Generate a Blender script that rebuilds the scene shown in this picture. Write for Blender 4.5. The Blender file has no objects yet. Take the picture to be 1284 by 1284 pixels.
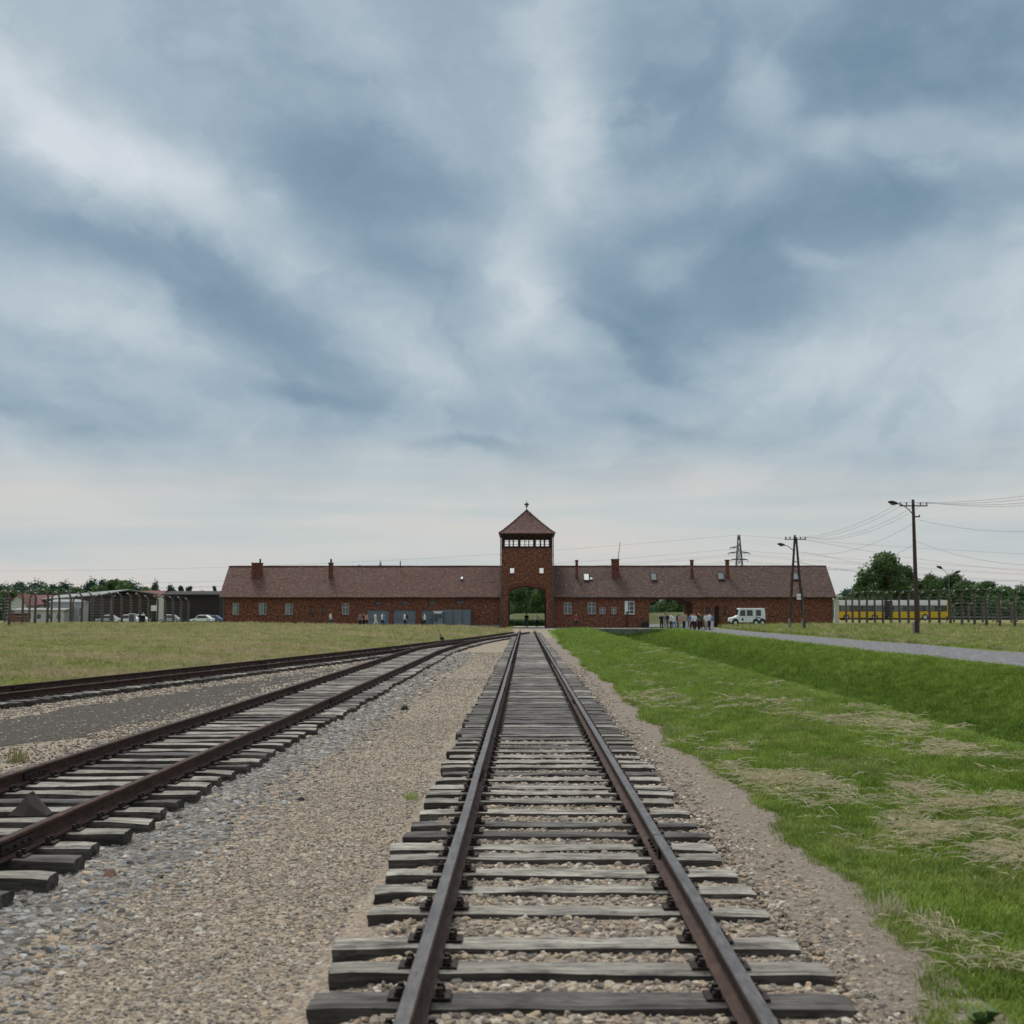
import bpy, bmesh, math, random
import numpy as np
from mathutils import Vector, Matrix, noise as mn
R = math.radians
random.seed(7); rng = np.random.default_rng(11)
SC = bpy.context.scene
COL = SC.collection
# ------------------------------------------------------------------ camera
F = 1500.0; CH = 1.95
PIT = math.atan((769.6-642)/F); YAW = math.atan((658-642)/F)
cf = Vector((-math.sin(YAW)*math.cos(PIT), math.cos(YAW)*math.cos(PIT), math.sin(PIT)))
cr = Vector((math.cos(YAW), math.sin(YAW), 0)); cu = cr.cross(cf)
def ray(px, py): return cf*F + cr*(px-642) + cu*(642-py)
def P(px, py, Y):
    d = ray(px, py); t = Y/d.y
    return Vector((d.x*t, Y, CH+d.z*t))
def PX(px, Y, py=769.6): return P(px, py, Y).x
def PZ(py, Y, px=658): return P(px, py, Y).z
cd = bpy.data.cameras.new('camera'); cam = bpy.data.objects.new('camera', cd); COL.objects.link(cam)
cam.location = (0, 0, CH); cam.rotation_euler = (math.pi/2+PIT, 0, YAW)
cd.sensor_width = 36; cd.lens = F/1284*36; cd.clip_end = 6000; cd.clip_start = .1
cd.dof.use_dof = True; cd.dof.focus_distance = 19; cd.dof.aperture_fstop = 3.2
SC.camera = cam
SC.view_settings.view_transform = 'Standard'; SC.view_settings.look = 'None'
SC.view_settings.exposure = 0; SC.view_settings.gamma = 1
# ------------------------------------------------------------------ helpers
def s2l(c):
    return tuple(((x/255)/12.92 if x/255 <= .04045 else ((x/255+.055)/1.055)**2.4) for x in c)
def tag(o, label=None, cat=None, group=None, kind=None):
    if label: o['label'] = label
    if cat: o['category'] = cat
    if group: o['group'] = group
    if kind: o['kind'] = kind
    return o
def empty(name, loc, rz=0):
    o = bpy.data.objects.new(name, None); COL.objects.link(o); o.location = loc
    o.rotation_euler = (0, 0, rz); o.empty_display_size = .2
    return o
class MB:
    def __init__(s): s.v = []; s.f = []; s.m = []
    def add(s, vs, fs, mi=0):
        b = len(s.v); s.v += [tuple(v) for v in vs]; s.f += [tuple(i+b for i in f) for f in fs]; s.m += [mi]*len(fs)
    def box(s, x0, x1, y0, y1, z0, z1, mi=0):
        vs = [(x0,y0,z0),(x1,y0,z0),(x1,y1,z0),(x0,y1,z0),(x0,y0,z1),(x1,y0,z1),(x1,y1,z1),(x0,y1,z1)]
        s.add(vs, [(0,3,2,1),(4,5,6,7),(0,1,5,4),(1,2,6,5),(2,3,7,6),(3,0,4,7)], mi)
    def tube(s, pts, r, n=6, mi=0, cap=True):
        pts = [Vector(p) for p in pts]; rs = r if isinstance(r, (list, tuple)) else [r]*len(pts)
        vs = []; fs = []
        for i, p in enumerate(pts):
            d = (pts[min(i+1, len(pts)-1)]-pts[max(i-1, 0)]).normalized()
            a = d.cross(Vector((0,0,1)) if abs(d.z) < .9 else Vector((1,0,0))).normalized(); b = d.cross(a)
            for k in range(n):
                t = 2*math.pi*k/n; vs.append(p+(a*math.cos(t)+b*math.sin(t))*rs[i])
        for i in range(len(pts)-1):
            for k in range(n):
                k2 = (k+1) % n; fs.append((i*n+k, (i+1)*n+k, (i+1)*n+k2, i*n+k2))
        if cap:
            fs.append(tuple(range(n))); fs.append(tuple((len(pts)-1)*n+k for k in range(n-1, -1, -1)))
        s.add(vs, fs, mi)
    def prism(s, poly, axis, a0, a1, mi=0):
        # poly of 2D points, extruded along axis 'x','y' or 'z'
        def mk(p, a):
            return {'x': (a, p[0], p[1]), 'y': (p[0], a, p[1]), 'z': (p[0], p[1], a)}[axis]
        n = len(poly); vs = [mk(p, a0) for p in poly]+[mk(p, a1) for p in poly]
        fs = [tuple(range(n)), tuple(range(2*n-1, n-1, -1))]
        fs += [(i, i+n, (i+1) % n+n, (i+1) % n) for i in range(n)]
        s.add(vs, fs, mi)
    def mesh(s, name, mats, smooth=False, fix=True):
        me = bpy.data.meshes.new(name); me.from_pydata(s.v, [], s.f)
        for m in (mats if isinstance(mats, list) else [mats]): me.materials.append(m)
        me.polygons.foreach_set('material_index', s.m)
        if fix:
            bm = bmesh.new(); bm.from_mesh(me); bmesh.ops.recalc_face_normals(bm, faces=bm.faces); bm.to_mesh(me); bm.free()
        if smooth: me.polygons.foreach_set('use_smooth', [True]*len(me.polygons))
        return me
    def build(s, name, mats, parent=None, smooth=False, loc=None, fix=True):
        o = bpy.data.objects.new(name, s.mesh(name, mats, smooth, fix)); COL.objects.link(o)
        if parent: o.parent = parent
        if loc: o.location = loc
        return o
def bevel(o, w, seg=1):
    m = o.modifiers.new('b', 'BEVEL'); m.width = w; m.segments = seg; m.limit_method = 'ANGLE'; return o
def copy_tree(o, parent=None):
    c = o.copy(); COL.objects.link(c); c.parent = parent
    for ch in list(o.children): copy_tree(ch, c)
    return c
def bake(o):
    # replace a mesh object's mesh by its evaluated mesh (modifiers applied)
    dg = bpy.context.evaluated_depsgraph_get(); dg.update()
    me = bpy.data.meshes.new_from_object(o.evaluated_get(dg)); o.modifiers.clear(); o.data = me; return o
def smooth(a, b, x):
    t = min(1, max(0, (x-a)/(b-a))); return t*t*(3-2*t)
# ------------------------------------------------------------------ material kit
class NT:
    def __init__(s, name, world=False):
        if world: s.m = bpy.data.worlds.new(name)
        else: s.m = bpy.data.materials.new(name)
        s.m.use_nodes = True; s.t = s.m.node_tree; s.t.nodes.clear()
    def n(s, typ, ins=None, **kw):
        nd = s.t.nodes.new(typ)
        for k, v in kw.items(): setattr(nd, k, v)
        if ins:
            for k, v in ins.items():
                sk = nd.inputs[k]
                if isinstance(v, bpy.types.NodeSocket): s.t.links.new(v, sk)
                else: sk.default_value = v
        return nd
    def math(s, op, a, b=0, c=0, clamp=False):
        nd = s.n('ShaderNodeMath', {0: a, 1: b, 2: c}, operation=op); nd.use_clamp = clamp; return nd.outputs[0]
    def ramp(s, fac, stops, interp='LINEAR'):
        nd = s.n('ShaderNodeValToRGB', {0: fac}); cr_ = nd.color_ramp; cr_.interpolation = interp
        while len(cr_.elements) < len(stops): cr_.elements.new(.5)
        for e, (p, c) in zip(cr_.elements, stops):
            e.position = p; e.color = (*c, 1) if len(c) == 3 else c
        return nd.outputs[0]
    def mix(s, f, a, b, mode='MIX'):
        nd = s.n('ShaderNodeMix', data_type='RGBA', blend_type=mode); nd.clamp_factor = True
        for i, v in ((0, f), (6, a), (7, b)):
            if isinstance(v, bpy.types.NodeSocket): s.t.links.new(v, nd.inputs[i])
            else: nd.inputs[i].default_value = v if not isinstance(v, tuple) else ((*v, 1) if len(v) == 3 else v)
        return nd.outputs[2]
    def noise(s, vec, scale, detail=4, rough=.55, out='Fac', dist=0):
        nd = s.n('ShaderNodeTexNoise', {'Scale': scale, 'Detail': detail, 'Roughness': rough, 'Distortion': dist})
        if vec is not None: s.t.links.new(vec, nd.inputs['Vector'])
        return nd.outputs[out]
    def obj(s): return s.n('ShaderNodeTexCoord').outputs['Object']
    def pos(s): return s.n('ShaderNodeNewGeometry').outputs['Position']
    def mapv(s, vec, scale=(1,1,1), loc=(0,0,0), rot=(0,0,0)):
        return s.n('ShaderNodeMapping', {'Vector': vec, 'Scale': scale, 'Location': loc, 'Rotation': rot}).outputs[0]
    def bump(s, h, strength=.5, dist=.02):
        return s.n('ShaderNodeBump', {'Height': h, 'Strength': strength, 'Distance': dist}).outputs[0]
    def out(s, color, rough=.8, bump=None, metal=0, spec=.3, **kw):
        ins = {'Base Color': color if isinstance(color, bpy.types.NodeSocket) else (*color, 1), 'Roughness': rough, 'Metallic': metal, 'Specular IOR Level': spec}
        ins.update(kw)
        b = s.n('ShaderNodeBsdfPrincipled', ins)
        if bump is not None: s.t.links.new(bump, b.inputs['Normal'])
        o = s.n('ShaderNodeOutputMaterial', {'Surface': b.outputs[0]})
        return s.m
def simple(name, col, rough=.7, var=.25, scale=3, metal=0, spec=.3):
    t = NT(name); v = t.noise(t.obj(), scale, 5)
    c = t.mix(t.math('MULTIPLY', v, 1), tuple(x*(1-var) for x in col), tuple(min(1, x*(1+var)) for x in col))
    return t.out(c, rough, metal=metal, spec=spec)
M = {}
# gravel sheet
def gravel_mat(name, cols, tone, scale=38):
    t = NT(name); p = t.pos()
    pw = t.n('ShaderNodeVectorMath', {0: p, 1: t.n('ShaderNodeVectorMath', {0: t.noise(p, 9, 3, out='Color'), 'Scale': .03}, operation='SCALE').outputs[0]}, operation='ADD').outputs[0]
    v1 = t.n('ShaderNodeTexVoronoi', {'Vector': pw, 'Scale': scale}); v2 = t.n('ShaderNodeTexVoronoi', {'Vector': pw, 'Scale': scale*.45})
    sx = t.n('ShaderNodeSeparateColor', {0: v1.outputs['Color']}).outputs[0]; sy = t.n('ShaderNodeSeparateColor', {0: v2.outputs['Color']}).outputs[1]
    n = len(cols); c1 = t.ramp(sx, [(i/n, s2l(c)) for i, c in enumerate(cols)], 'CONSTANT'); c2 = t.ramp(sy, [(i/n, s2l(c)) for i, c in enumerate(cols)], 'CONSTANT')
    c = t.mix(t.math('GREATER_THAN', t.noise(p, 12, 2), .52), c1, c2)
    crack = t.math('MULTIPLY', v1.outputs['Distance'], scale*.028)
    c = t.mix(t.math('SUBTRACT', t.noise(p, .9, 6, .65), .25, clamp=True), c, tuple(x*.6 for x in s2l(tone)))
    c = t.mix(t.math('MULTIPLY', t.noise(p, .25, 4), .5), c, s2l(tone))
    b = t.bump(t.math('SUBTRACT', 1, v1.outputs['Distance']), .9, .02)
    return t.out(c, .9, b)
TAN = [(150,132,112),(116,104,94),(172,158,140),(128,112,96),(98,92,88),(160,140,116),(140,130,120),(182,170,152)]
GREY = [(116,112,106),(84,82,80),(150,144,136),(104,98,92),(130,128,124),(70,66,64),(140,124,106),(172,166,158)]
M['gravel'] = gravel_mat('tan gravel', TAN, (164,146,124))
M['gravel_grey'] = gravel_mat('grey ballast', GREY, (88,82,76), 26)
def stone_mat(name, cols):
    t = NT(name); r = t.n('ShaderNodeObjectInfo').outputs['Random']; n = len(cols)
    c = t.ramp(r, [(i/n, s2l(c)) for i, c in enumerate(cols)], 'CONSTANT')
    r2 = t.math('FRACT', t.math('MULTIPLY', r, 37.3))
    c = t.mix(t.math('MULTIPLY', t.math('POWER', r2, 2.2), .85), t.mix(.26, c, (.74, .61, .47) if 'tan' in name else (.7, .66, .6)), (.06, .052, .046))
    o = t.obj(); nz = t.noise(o, 2.2, 5)
    c = t.mix(t.math('SUBTRACT', nz, .35, clamp=True), c, (.3, .27, .23))
    return t.out(c, .85, t.bump(nz, .4, .1))
M['stone_tan'] = stone_mat('tan stone', [(165,135,102),(110,98,86),(190,174,150),(120,96,76),(92,84,78),(176,146,112),(146,136,124),(206,196,180),(90,70,58),(140,124,108)])
M['stone_grey'] = stone_mat('grey stone', [(118,114,110),(80,78,78),(150,146,140),(98,90,84),(128,130,134),(66,64,64),(138,118,98),(172,168,160)])
# wood
def wood(name, a, b, dark):
    t = NT(name); o = t.obj(); rnd = t.n('ShaderNodeObjectInfo').outputs['Random']
    off = t.n('ShaderNodeCombineXYZ', {0: t.math('MULTIPLY', rnd, 50), 1: t.math('MULTIPLY', rnd, 31)}).outputs[0]
    q = t.n('ShaderNodeVectorMath', {0: o, 1: off}, operation='ADD').outputs[0]
    g = t.noise(t.mapv(q, (1.3, 34, 34)), 1, 6, .7); g2 = t.noise(t.mapv(q, (2.2, 6, 6)), 1.2, 5, .6)
    c = t.ramp(g, [(.3, dark), (.44, a), (.62, b)])
    c = t.mix(t.math('MULTIPLY', t.math('SUBTRACT', g2, .42, clamp=True), 3.2, clamp=True), c, dark)
    c = t.mix(t.math('MULTIPLY', rnd, .5), c, tuple(x*.42 for x in a)); c = t.mix(t.math('MULTIPLY', t.ramp(t.noise(t.mapv(q, (5, 16, 16)), 1.5, 5, .7), [(.52, (0,0,0)), (.64, (1,1,1))]), .6), c, dark)
    return t.out(c, .88, t.bump(t.math('ADD', g, t.math('MULTIPLY', g2, .6)), .8, .015))
M['wood_top'] = wood('bleached sleeper wood', s2l((154,147,135)), s2l((194,187,174)), s2l((66,60,55)))
M['wood_side'] = wood('creosoted sleeper wood', s2l((82,75,68)), s2l((114,106,97)), s2l((34,30,28)))
M['wood_top2'] = wood('dark sleeper wood', s2l((98,92,87)), s2l((132,126,120)), s2l((46,42,40)))
def rust(name, a, b, rough=.6, metal=.3):
    t = NT(name); o = t.pos(); g = t.noise(o, 5, 6, .65); h = t.noise(o, 60, 3)
    c = t.mix(t.ramp(g, [(.35, (0,0,0)), (.65, (1,1,1))]), a, b)
    h2 = t.noise(t.mapv(o, (18, 3, 18)), 1.6, 6, .7); c = t.mix(t.ramp(h2, [(.42, (0,0,0)), (.62, (.7,.7,.7))]), c, tuple(x*.5 for x in a)); c = t.mix(t.math('MULTIPLY', h, .4), c, tuple(x*.5 for x in a))
    return t.out(c, rough, t.bump(h, .3, .005), metal=metal)
M['rail_top'] = rust('worn rail head', s2l((88,84,84)), s2l((116,110,106)), .5, .3)
M['rail_side'] = rust('rusty rail web', s2l((72,52,44)), s2l((94,72,60)), .8, .1)
M['rail_red'] = rust('red rusted rail', s2l((62,42,34)), s2l((92,64,50)), .8, .08)
M['iron'] = rust('dark iron fittings', s2l((48,38,34)), s2l((66,52,46)), .75, .2)
# brick
def brickmat(name, c1, c2, c3, sc=1.0):
    t = NT(name); p = t.pos(); sx = t.n('ShaderNodeSeparateXYZ', {0: p})
    uv = t.n('ShaderNodeCombineXYZ', {0: t.math('ADD', sx.outputs[0], sx.outputs[1]), 1: sx.outputs[2]}).outputs[0]
    br = t.n('ShaderNodeTexBrick', {'Vector': uv, 'Color1': (*s2l(c1), 1), 'Color2': (*s2l(c2), 1), 'Mortar': (*s2l((128,112,98)), 1), 'Scale': 1.0, 'Mortar Size': .012, 'Brick Width': .27, 'Row Height': .085, 'Bias': -.1})
    c = t.mix(t.ramp(t.noise(uv, 4.0, 4, .75), [(.42, (0,0,0)), (.56, (1,1,1))]), br.outputs[0], s2l(c3))
    blot = t.ramp(t.noise(uv, 5.0, 3, .7), [(.56, (0,0,0)), (.72, (1,1,1))])
    c = t.mix(t.math('MULTIPLY', blot, .6), c, s2l((186,140,104)))
    c = t.mix(t.math('MULTIPLY', t.noise(uv, .45, 3), .4), c, s2l((70,44,32)))
    return t.out(c, .9, t.bump(br.outputs['Fac'], -.4, .01))
M['brick'] = brickmat('old red brick', (170,98,68), (130,73,52), (94,54,41))
M['brick2'] = brickmat('chimney brick', (140,64,52), (116,54,46), (88,46,40))
def tilemat(name, a, b, d, h=(146, 112, 98)):
    t = NT(name); p = t.obj(); sx = t.n('ShaderNodeSeparateXYZ', {0: p})
    uv = t.n('ShaderNodeCombineXYZ', {0: t.math('ADD', sx.outputs[0], t.math('MULTIPLY', sx.outputs[1], 0)), 1: t.math('MULTIPLY', sx.outputs[2], 1.5)}).outputs[0]
    br = t.n('ShaderNodeTexBrick', {'Vector': uv, 'Color1': (*s2l(a), 1), 'Color2': (*s2l(b), 1), 'Mortar': (*s2l(d), 1), 'Scale': 1, 'Mortar Size': .02, 'Brick Width': .2, 'Row Height': .3, 'Bias': 0})
    c = t.mix(t.ramp(t.noise(uv, 2.6, 3, .75), [(.42, (0,0,0)), (.56, (1,1,1))]), br.outputs[0], s2l(b))
    c = t.mix(t.ramp(t.noise(uv, 1.7, 3, .8), [(.54, (0,0,0)), (.62, (.85,.85,.85))]), c, s2l(d))
    lt = t.ramp(t.noise(uv, 3.1, 2, .7), [(.58, (0,0,0)), (.66, (.7,.7,.7))]); c = t.mix(lt, c, s2l(h)); c = t.mix(t.math('MULTIPLY', t.noise(t.mapv(uv, (1, .25, 1)), .8, 4), .4), c, s2l((96,80,76)))
    return t.out(c, .8, t.bump(br.outputs['Fac'], -.5, .03), spec=.25)
M['tiles'] = tilemat('weathered roof tiles', (126,82,66), (86,56,47), (46,33,30)); M['tiles2'] = tilemat('greyer roof tiles', (114,82,68), (80,57,48), (44,34,31), (136,118,112))
M['concrete'] = simple('grey concrete', s2l((140,136,128)), .9, .3, 4)
M['post'] = simple('stained concrete post', s2l((92,82,74)), .9, .4, 2)
M['greygate'] = simple('grey blue painted metal', s2l((112,122,128)), .6, .08, 1.5)
M['white'] = simple('white paint', (.78, .78, .76), .5, .04)
M['cream'] = simple('pale paint', (.6, .58, .53), .6, .08)
M['black'] = simple('black rubber', (.02, .02, .02), .7, .2)
M['dark'] = simple('dark timber', s2l((52,42,38)), .85, .3, 2)
M['dkroof'] = simple('tarred barn boards', s2l((54,48,48)), .9, .3, 1)
M['polewood'] = simple('pole wood', s2l((78,62,56)), .9, .3, 1.5)
M['steel'] = simple('galvanised steel', s2l((96,100,104)), .55, .1, 2, .5)
M['wire'] = simple('cable', s2l((92,94,98)), .6, .1)
M['yellow'] = simple('yellow paint', s2l((222,176,30)), .45, .05)
M['bellow'] = simple('grey bellows', s2l((70,66,68)), .85, .1)
M['red'] = simple('red roof tile', s2l((112,70,64)), .85, .25, 1)
M['silver'] = simple('aluminium', s2l((170,174,178)), .4, .05, 2, .6)
t = NT('window glass'); M['glass'] = t.out(s2l((38,44,50)), .12, spec=.8)
t = NT('grey dusty glass'); M['glass2'] = t.out(s2l((96,104,106)), .25, spec=.6)
M['shutter'] = simple('pale green shutter', s2l((150,160,154)), .7, .1)
# road
t = NT('asphalt'); p = t.pos()
a = t.noise(p, 40, 3, .6); b = t.noise(t.mapv(p, (1.2, .12, 1)), .9, 5, .65)
a2 = t.n('ShaderNodeTexVoronoi', {'Vector': t.mapv(p, (1, .5, 1)), 'Scale': 5.0}).outputs['Distance']; a = t.math('ADD', t.math('MULTIPLY', a, .6), t.math('MULTIPLY', a2, .5))
c = t.ramp(a, [(.38, s2l((70,70,76))), (.56, s2l((112,110,114))), (.72, s2l((148,146,146)))]); c = t.mix(t.math('MULTIPLY', b, .45), c, s2l((140,132,120)))
c = t.mix(.25, c, (.05, .05, .055))
M['road'] = t.out(c, .9, t.bump(a, .4, .01))
t = NT('cinder'); p = t.pos(); a = t.noise(p, 17, 6, .8); b = t.noise(p, .7, 5)
c = t.ramp(a, [(.36, s2l((44,39,34))), (.56, s2l((72,65,57))), (.68, s2l((136,124,108)))]); M['cinder'] = t.out(c, .92, t.bump(a, .6, .02))
t = NT('trodden dirt'); p = t.pos(); a = t.noise(p, 30, 6, .75); b = t.noise(p, 2.3, 5)
c = t.ramp(a, [(.3, s2l((82,72,62))), (.5, s2l((130,117,102))), (.64, s2l((164,152,137)))]); c = t.mix(t.math('MULTIPLY', b, .5), c, s2l((108,98,86)))
M['dirt'] = t.out(c, .95, t.bump(a, .7, .02))
t = NT('paving'); p = t.pos(); a = t.noise(p, 6, 6, .7)
M['paving'] = t.out(t.ramp(a, [(.3, s2l((118,112,106))), (.7, s2l((158,150,140)))]), .9)
# grass
def grasscolor(t, p, kind):
    big = t.noise(p, .33, 5, .62); mid = t.noise(p, 1.9, 5, .65)
    G1 = (.11, .18, .018); G2 = (.26, .335, .06); ST = (.40, .33, .20); OL = (.17, .18, .055)
    if kind == 'R':
        c = t.mix(t.ramp(mid, [(.33, (0,0,0)), (.67, (1,1,1))]), G1, G2)
        sx = t.n('ShaderNodeSeparateXYZ', {0: p})
        w = t.math('MULTIPLY', t.math('SUBTRACT', 1, t.n('ShaderNodeMapRange', {0: sx.outputs[0], 1: 4.6, 2: 7.2}).outputs[0]), t.math('SUBTRACT', 1, t.n('ShaderNodeMapRange', {0: sx.outputs[1], 1: 18, 2: 60, 4: .8}).outputs[0]))
        f = t.math('MULTIPLY', .42, t.math('MULTIPLY', t.ramp(t.noise(t.mapv(p, (1.1, .8, 1)), .95, 5, .7), [(.5, (0,0,0)), (.66, (1,1,1))]), w))
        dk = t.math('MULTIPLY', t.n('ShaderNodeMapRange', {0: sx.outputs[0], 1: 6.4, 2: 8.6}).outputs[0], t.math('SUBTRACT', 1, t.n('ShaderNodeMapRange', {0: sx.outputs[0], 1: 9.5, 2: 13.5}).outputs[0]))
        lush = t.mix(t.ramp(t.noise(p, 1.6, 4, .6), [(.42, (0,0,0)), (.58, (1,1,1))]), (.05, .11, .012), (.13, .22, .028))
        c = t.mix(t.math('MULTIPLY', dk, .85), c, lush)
        return t.mix(t.math('MULTIPLY', f, .75), c, ST)
    c = t.mix(t.ramp(mid, [(.35, (0,0,0)), (.65, (1,1,1))]), (.19, .22, .05), (.42, .41, .17))
    return t.mix(t.math('MULTIPLY', t.ramp(t.noise(t.mapv(p, (.5, 1, 1)), .22, 5, .7), [(.44, (0,0,0)), (.56, (1,1,1))]), .72), c, (.46, .36, .23))
def groundmat():
    t = NT('grass ground'); p = t.pos(); sx = t.n('ShaderNodeSeparateXYZ', {0: p})
    a = grasscolor(t, p, 'R'); b = grasscolor(t, p, 'L')
    m = t.n('ShaderNodeMapRange', {0: sx.outputs[0], 1: -1, 2: 1}).outputs[0]
    m2 = t.math('SUBTRACT', 1, t.n('ShaderNodeMapRange', {0: sx.outputs[0], 1: 23, 2: 27}).outputs[0])
    c = t.mix(t.math('MULTIPLY', m, m2), b, a)
    n = t.noise(p, 22, 4, .7); c = t.mix(t.math('MULTIPLY', n, .8), c, (.03, .045, .012))
    return t.out(c, .95, t.bump(n, .7, .06), spec=.1)
M['ground'] = groundmat()
M['ground_l'] = None
def bladem(kind, dry=False):
    t = NT('grass blade '+kind); oi = t.n('ShaderNodeObjectInfo'); p = oi.outputs['Location']
    c = grasscolor(t, p, kind) if not dry else t.mix(oi.outputs['Random'], (.66, .57, .39), (.42, .35, .21))
    r = t.math('ADD', t.math('MULTIPLY', oi.outputs['Random'], .6), .75)
    c = t.mix(1.0, c, t.n('ShaderNodeCombineColor', {0: r, 1: r, 2: r}).outputs[0], 'MULTIPLY')
    b = t.n('ShaderNodeBsdfPrincipled', {'Base Color': c, 'Roughness': .7, 'Specular IOR Level': .2})
    tr = t.n('ShaderNodeBsdfTranslucent', {'Color': c}); mx = t.n('ShaderNodeMixShader', {0: .3, 1: b.outputs[0], 2: tr.outputs[0]})
    t.n('ShaderNodeOutputMaterial', {'Surface': mx.outputs[0]}); return t.m
M['bladeR'] = bladem('R'); M['bladeL'] = bladem('L'); M['straw'] = bladem('R', True)
def leafm(name, a, b):
    t = NT(name); g = t.n('ShaderNodeNewGeometry'); 
    c = t.mix(g.outputs['Random Per Island'], a, b)
    c = t.mix(t.math('MULTIPLY', t.n('ShaderNodeObjectInfo').outputs['Random'], .35), c, tuple(x*.55 for x in a))
    bs = t.n('ShaderNodeBsdfPrincipled', {'Base Color': c, 'Roughness': .6, 'Specular IOR Level': .25})
    tr = t.n('ShaderNodeBsdfTranslucent', {'Color': c}); mx = t.n('ShaderNodeMixShader', {0: .25, 1: bs.outputs[0], 2: tr.outputs[0]})
    t.n('ShaderNodeOutputMaterial', {'Surface': mx.outputs[0]}); return t.m
M['leaf_dk'] = leafm('dark leaves', (.045, .085, .035), (.095, .165, .06))
M['leaf_md'] = leafm('mid leaves', (.055, .10, .03), (.125, .20, .06))
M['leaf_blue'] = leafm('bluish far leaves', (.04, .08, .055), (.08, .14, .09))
M['bark'] = simple('bark', s2l((84,72,62)), .9, .3, 3)
# ------------------------------------------------------------------ world and sun
t = NT('World', True); SC.world = t.m
SUN_EL, SUN_AZ = R(58), R(-25)       # azimuth measured from +Y (ahead) towards +X
sky = t.n('ShaderNodeTexSky', sky_type='NISHITA', sun_disc=False, sun_elevation=SUN_EL, sun_rotation=SUN_AZ, air_density=1.2, dust_density=2.5)
tc = t.n('ShaderNodeTexCoord').outputs['Generated']; sx = t.n('ShaderNodeSeparateXYZ', {0: tc})
az = t.math('ARCTAN2', sx.outputs[0], sx.outputs[1]); el = t.math('ARCSINE', sx.outputs[2])
v0 = t.n('ShaderNodeCombineXYZ', {0: az, 1: el}).outputs[0]
wn = t.n('ShaderNodeVectorMath', {0: t.noise(t.mapv(v0, (1, 1.5, 1)), 5.5, 6, .55, 'Color'), 1: (.5, .5, .5)}, operation='SUBTRACT').outputs[0]
wf = t.n('ShaderNodeVectorMath', {0: t.noise(v0, 22, 5, .6, 'Color'), 1: (.5, .5, .5)}, operation='SUBTRACT').outputs[0]
v0w = t.n('ShaderNodeVectorMath', {0: v0, 1: t.n('ShaderNodeVectorMath', {0: wf, 'Scale': .018}, operation='SCALE').outputs[0]}, operation='ADD').outputs[0]
v1 = t.n('ShaderNodeVectorMath', {0: v0w, 1: t.n('ShaderNodeVectorMath', {0: wn, 'Scale': .085}, operation='SCALE').outputs[0]}, operation='ADD').outputs[0]
def azel(px, py):
    d = ray(px, py).normalized(); return math.atan2(d.x, d.y), math.asin(d.z)
# px, py, half width, half height (px), tilt (deg, clockwise on the picture), weight
BL = [(70,150,330,85,22,.95),(330,290,300,70,38,.42),(60,370,300,50,18,.28),(150,40,280,60,10,.12),(440,20,120,60,20,.25),
 (290,365,300,85,28,-.8),(60,285,220,36,14,-.34),(470,215,190,80,15,-.6),(430,90,160,70,40,-.2),(500,335,130,50,20,-.3),(560,130,80,130,0,-.1),
 (700,50,70,140,-8,.42),(722,200,72,120,-24,.5),(655,330,70,130,12,.42),(480,440,150,55,20,.42),(690,410,110,70,30,.38),(600,480,160,50,10,.25),(520,150,90,50,20,.22),
 (830,110,170,150,10,-.55),(1140,70,220,150,0,-.62),(960,260,330,80,-4,-.6),(930,370,190,75,-12,-.62),(760,370,110,90,30,-.55),(790,430,140,24,32,-.35),(1200,240,220,50,2,-.35),
 (965,108,78,60,10,.62),(950,228,80,44,-40,.58),(845,232,110,40,-10,.36),(822,330,56,44,-20,.38),(1150,172,170,42,12,.5),(1062,150,40,30,0,.3),(1020,306,65,20,8,.42),
 (1250,440,300,150,-14,.6),(1000,470,260,60,-10,.3),(1284,320,120,60,0,.2),
 (380,505,110,20,6,-.4),(600,568,110,16,6,-.45),(840,540,170,20,16,-.3),(60,535,130,20,4,-.2),(250,480,260,40,10,-.1),(690,450,50,20,20,-.25)]
acc = None
for (x, y, w, h, a, k) in BL:
    c0, e0 = azel(x, y)
    vv = t.n('ShaderNodeMapping', {'Vector': v1, 'Location': (c0, e0, 0), 'Rotation': (0, 0, R(-a)), 'Scale': (w/F, h/F, 1)}, vector_type='TEXTURE').outputs[0]
    ln = t.n('ShaderNodeVectorMath', {0: vv}, operation='LENGTH').outputs['Value']
    g = t.n('ShaderNodeMapRange', {0: ln, 1: 0.0, 2: 1.25, 3: k, 4: 0.0}, interpolation_type='SMOOTHERSTEP').outputs[0]
    acc = g if acc is None else t.math('ADD', acc, g)
pl = t.n('ShaderNodeVectorMath', {0: tc, 1: t.n('ShaderNodeCombineXYZ', {0: t.math('ADD', t.math('ABSOLUTE', sx.outputs[2]), .16), 1: t.math('ADD', t.math('ABSOLUTE', sx.outputs[2]), .16), 2: 1}).outputs[0]}, operation='DIVIDE').outputs[0]
pl = t.n('ShaderNodeVectorMath', {0: pl, 1: t.n('ShaderNodeVectorMath', {0: wn, 'Scale': .9}, operation='SCALE').outputs[0]}, operation='ADD').outputs[0]
st1 = t.noise(t.mapv(pl, (2.1, .62, 0), rot=(0, 0, R(6))), 1.3, 7, .52, dist=.3); st2 = t.noise(t.mapv(pl, (5.5, 2.2, 0), rot=(0, 0, R(-18))), 1.2, 6, .5)
acc = t.math('ADD', acc, t.math('ADD', t.math('MULTIPLY', t.math('SUBTRACT', st1, .5), 1.75), t.math('MULTIPLY', t.math('SUBTRACT', st2, .5), .5)))
cl1 = t.noise(t.mapv(v1, (2.2, 4.6, 1), rot=(0, 0, R(25))), 2.2, 8, .58)
acc = t.math('ADD', acc, t.math('MULTIPLY', t.math('SUBTRACT', cl1, .5), .8))
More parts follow.
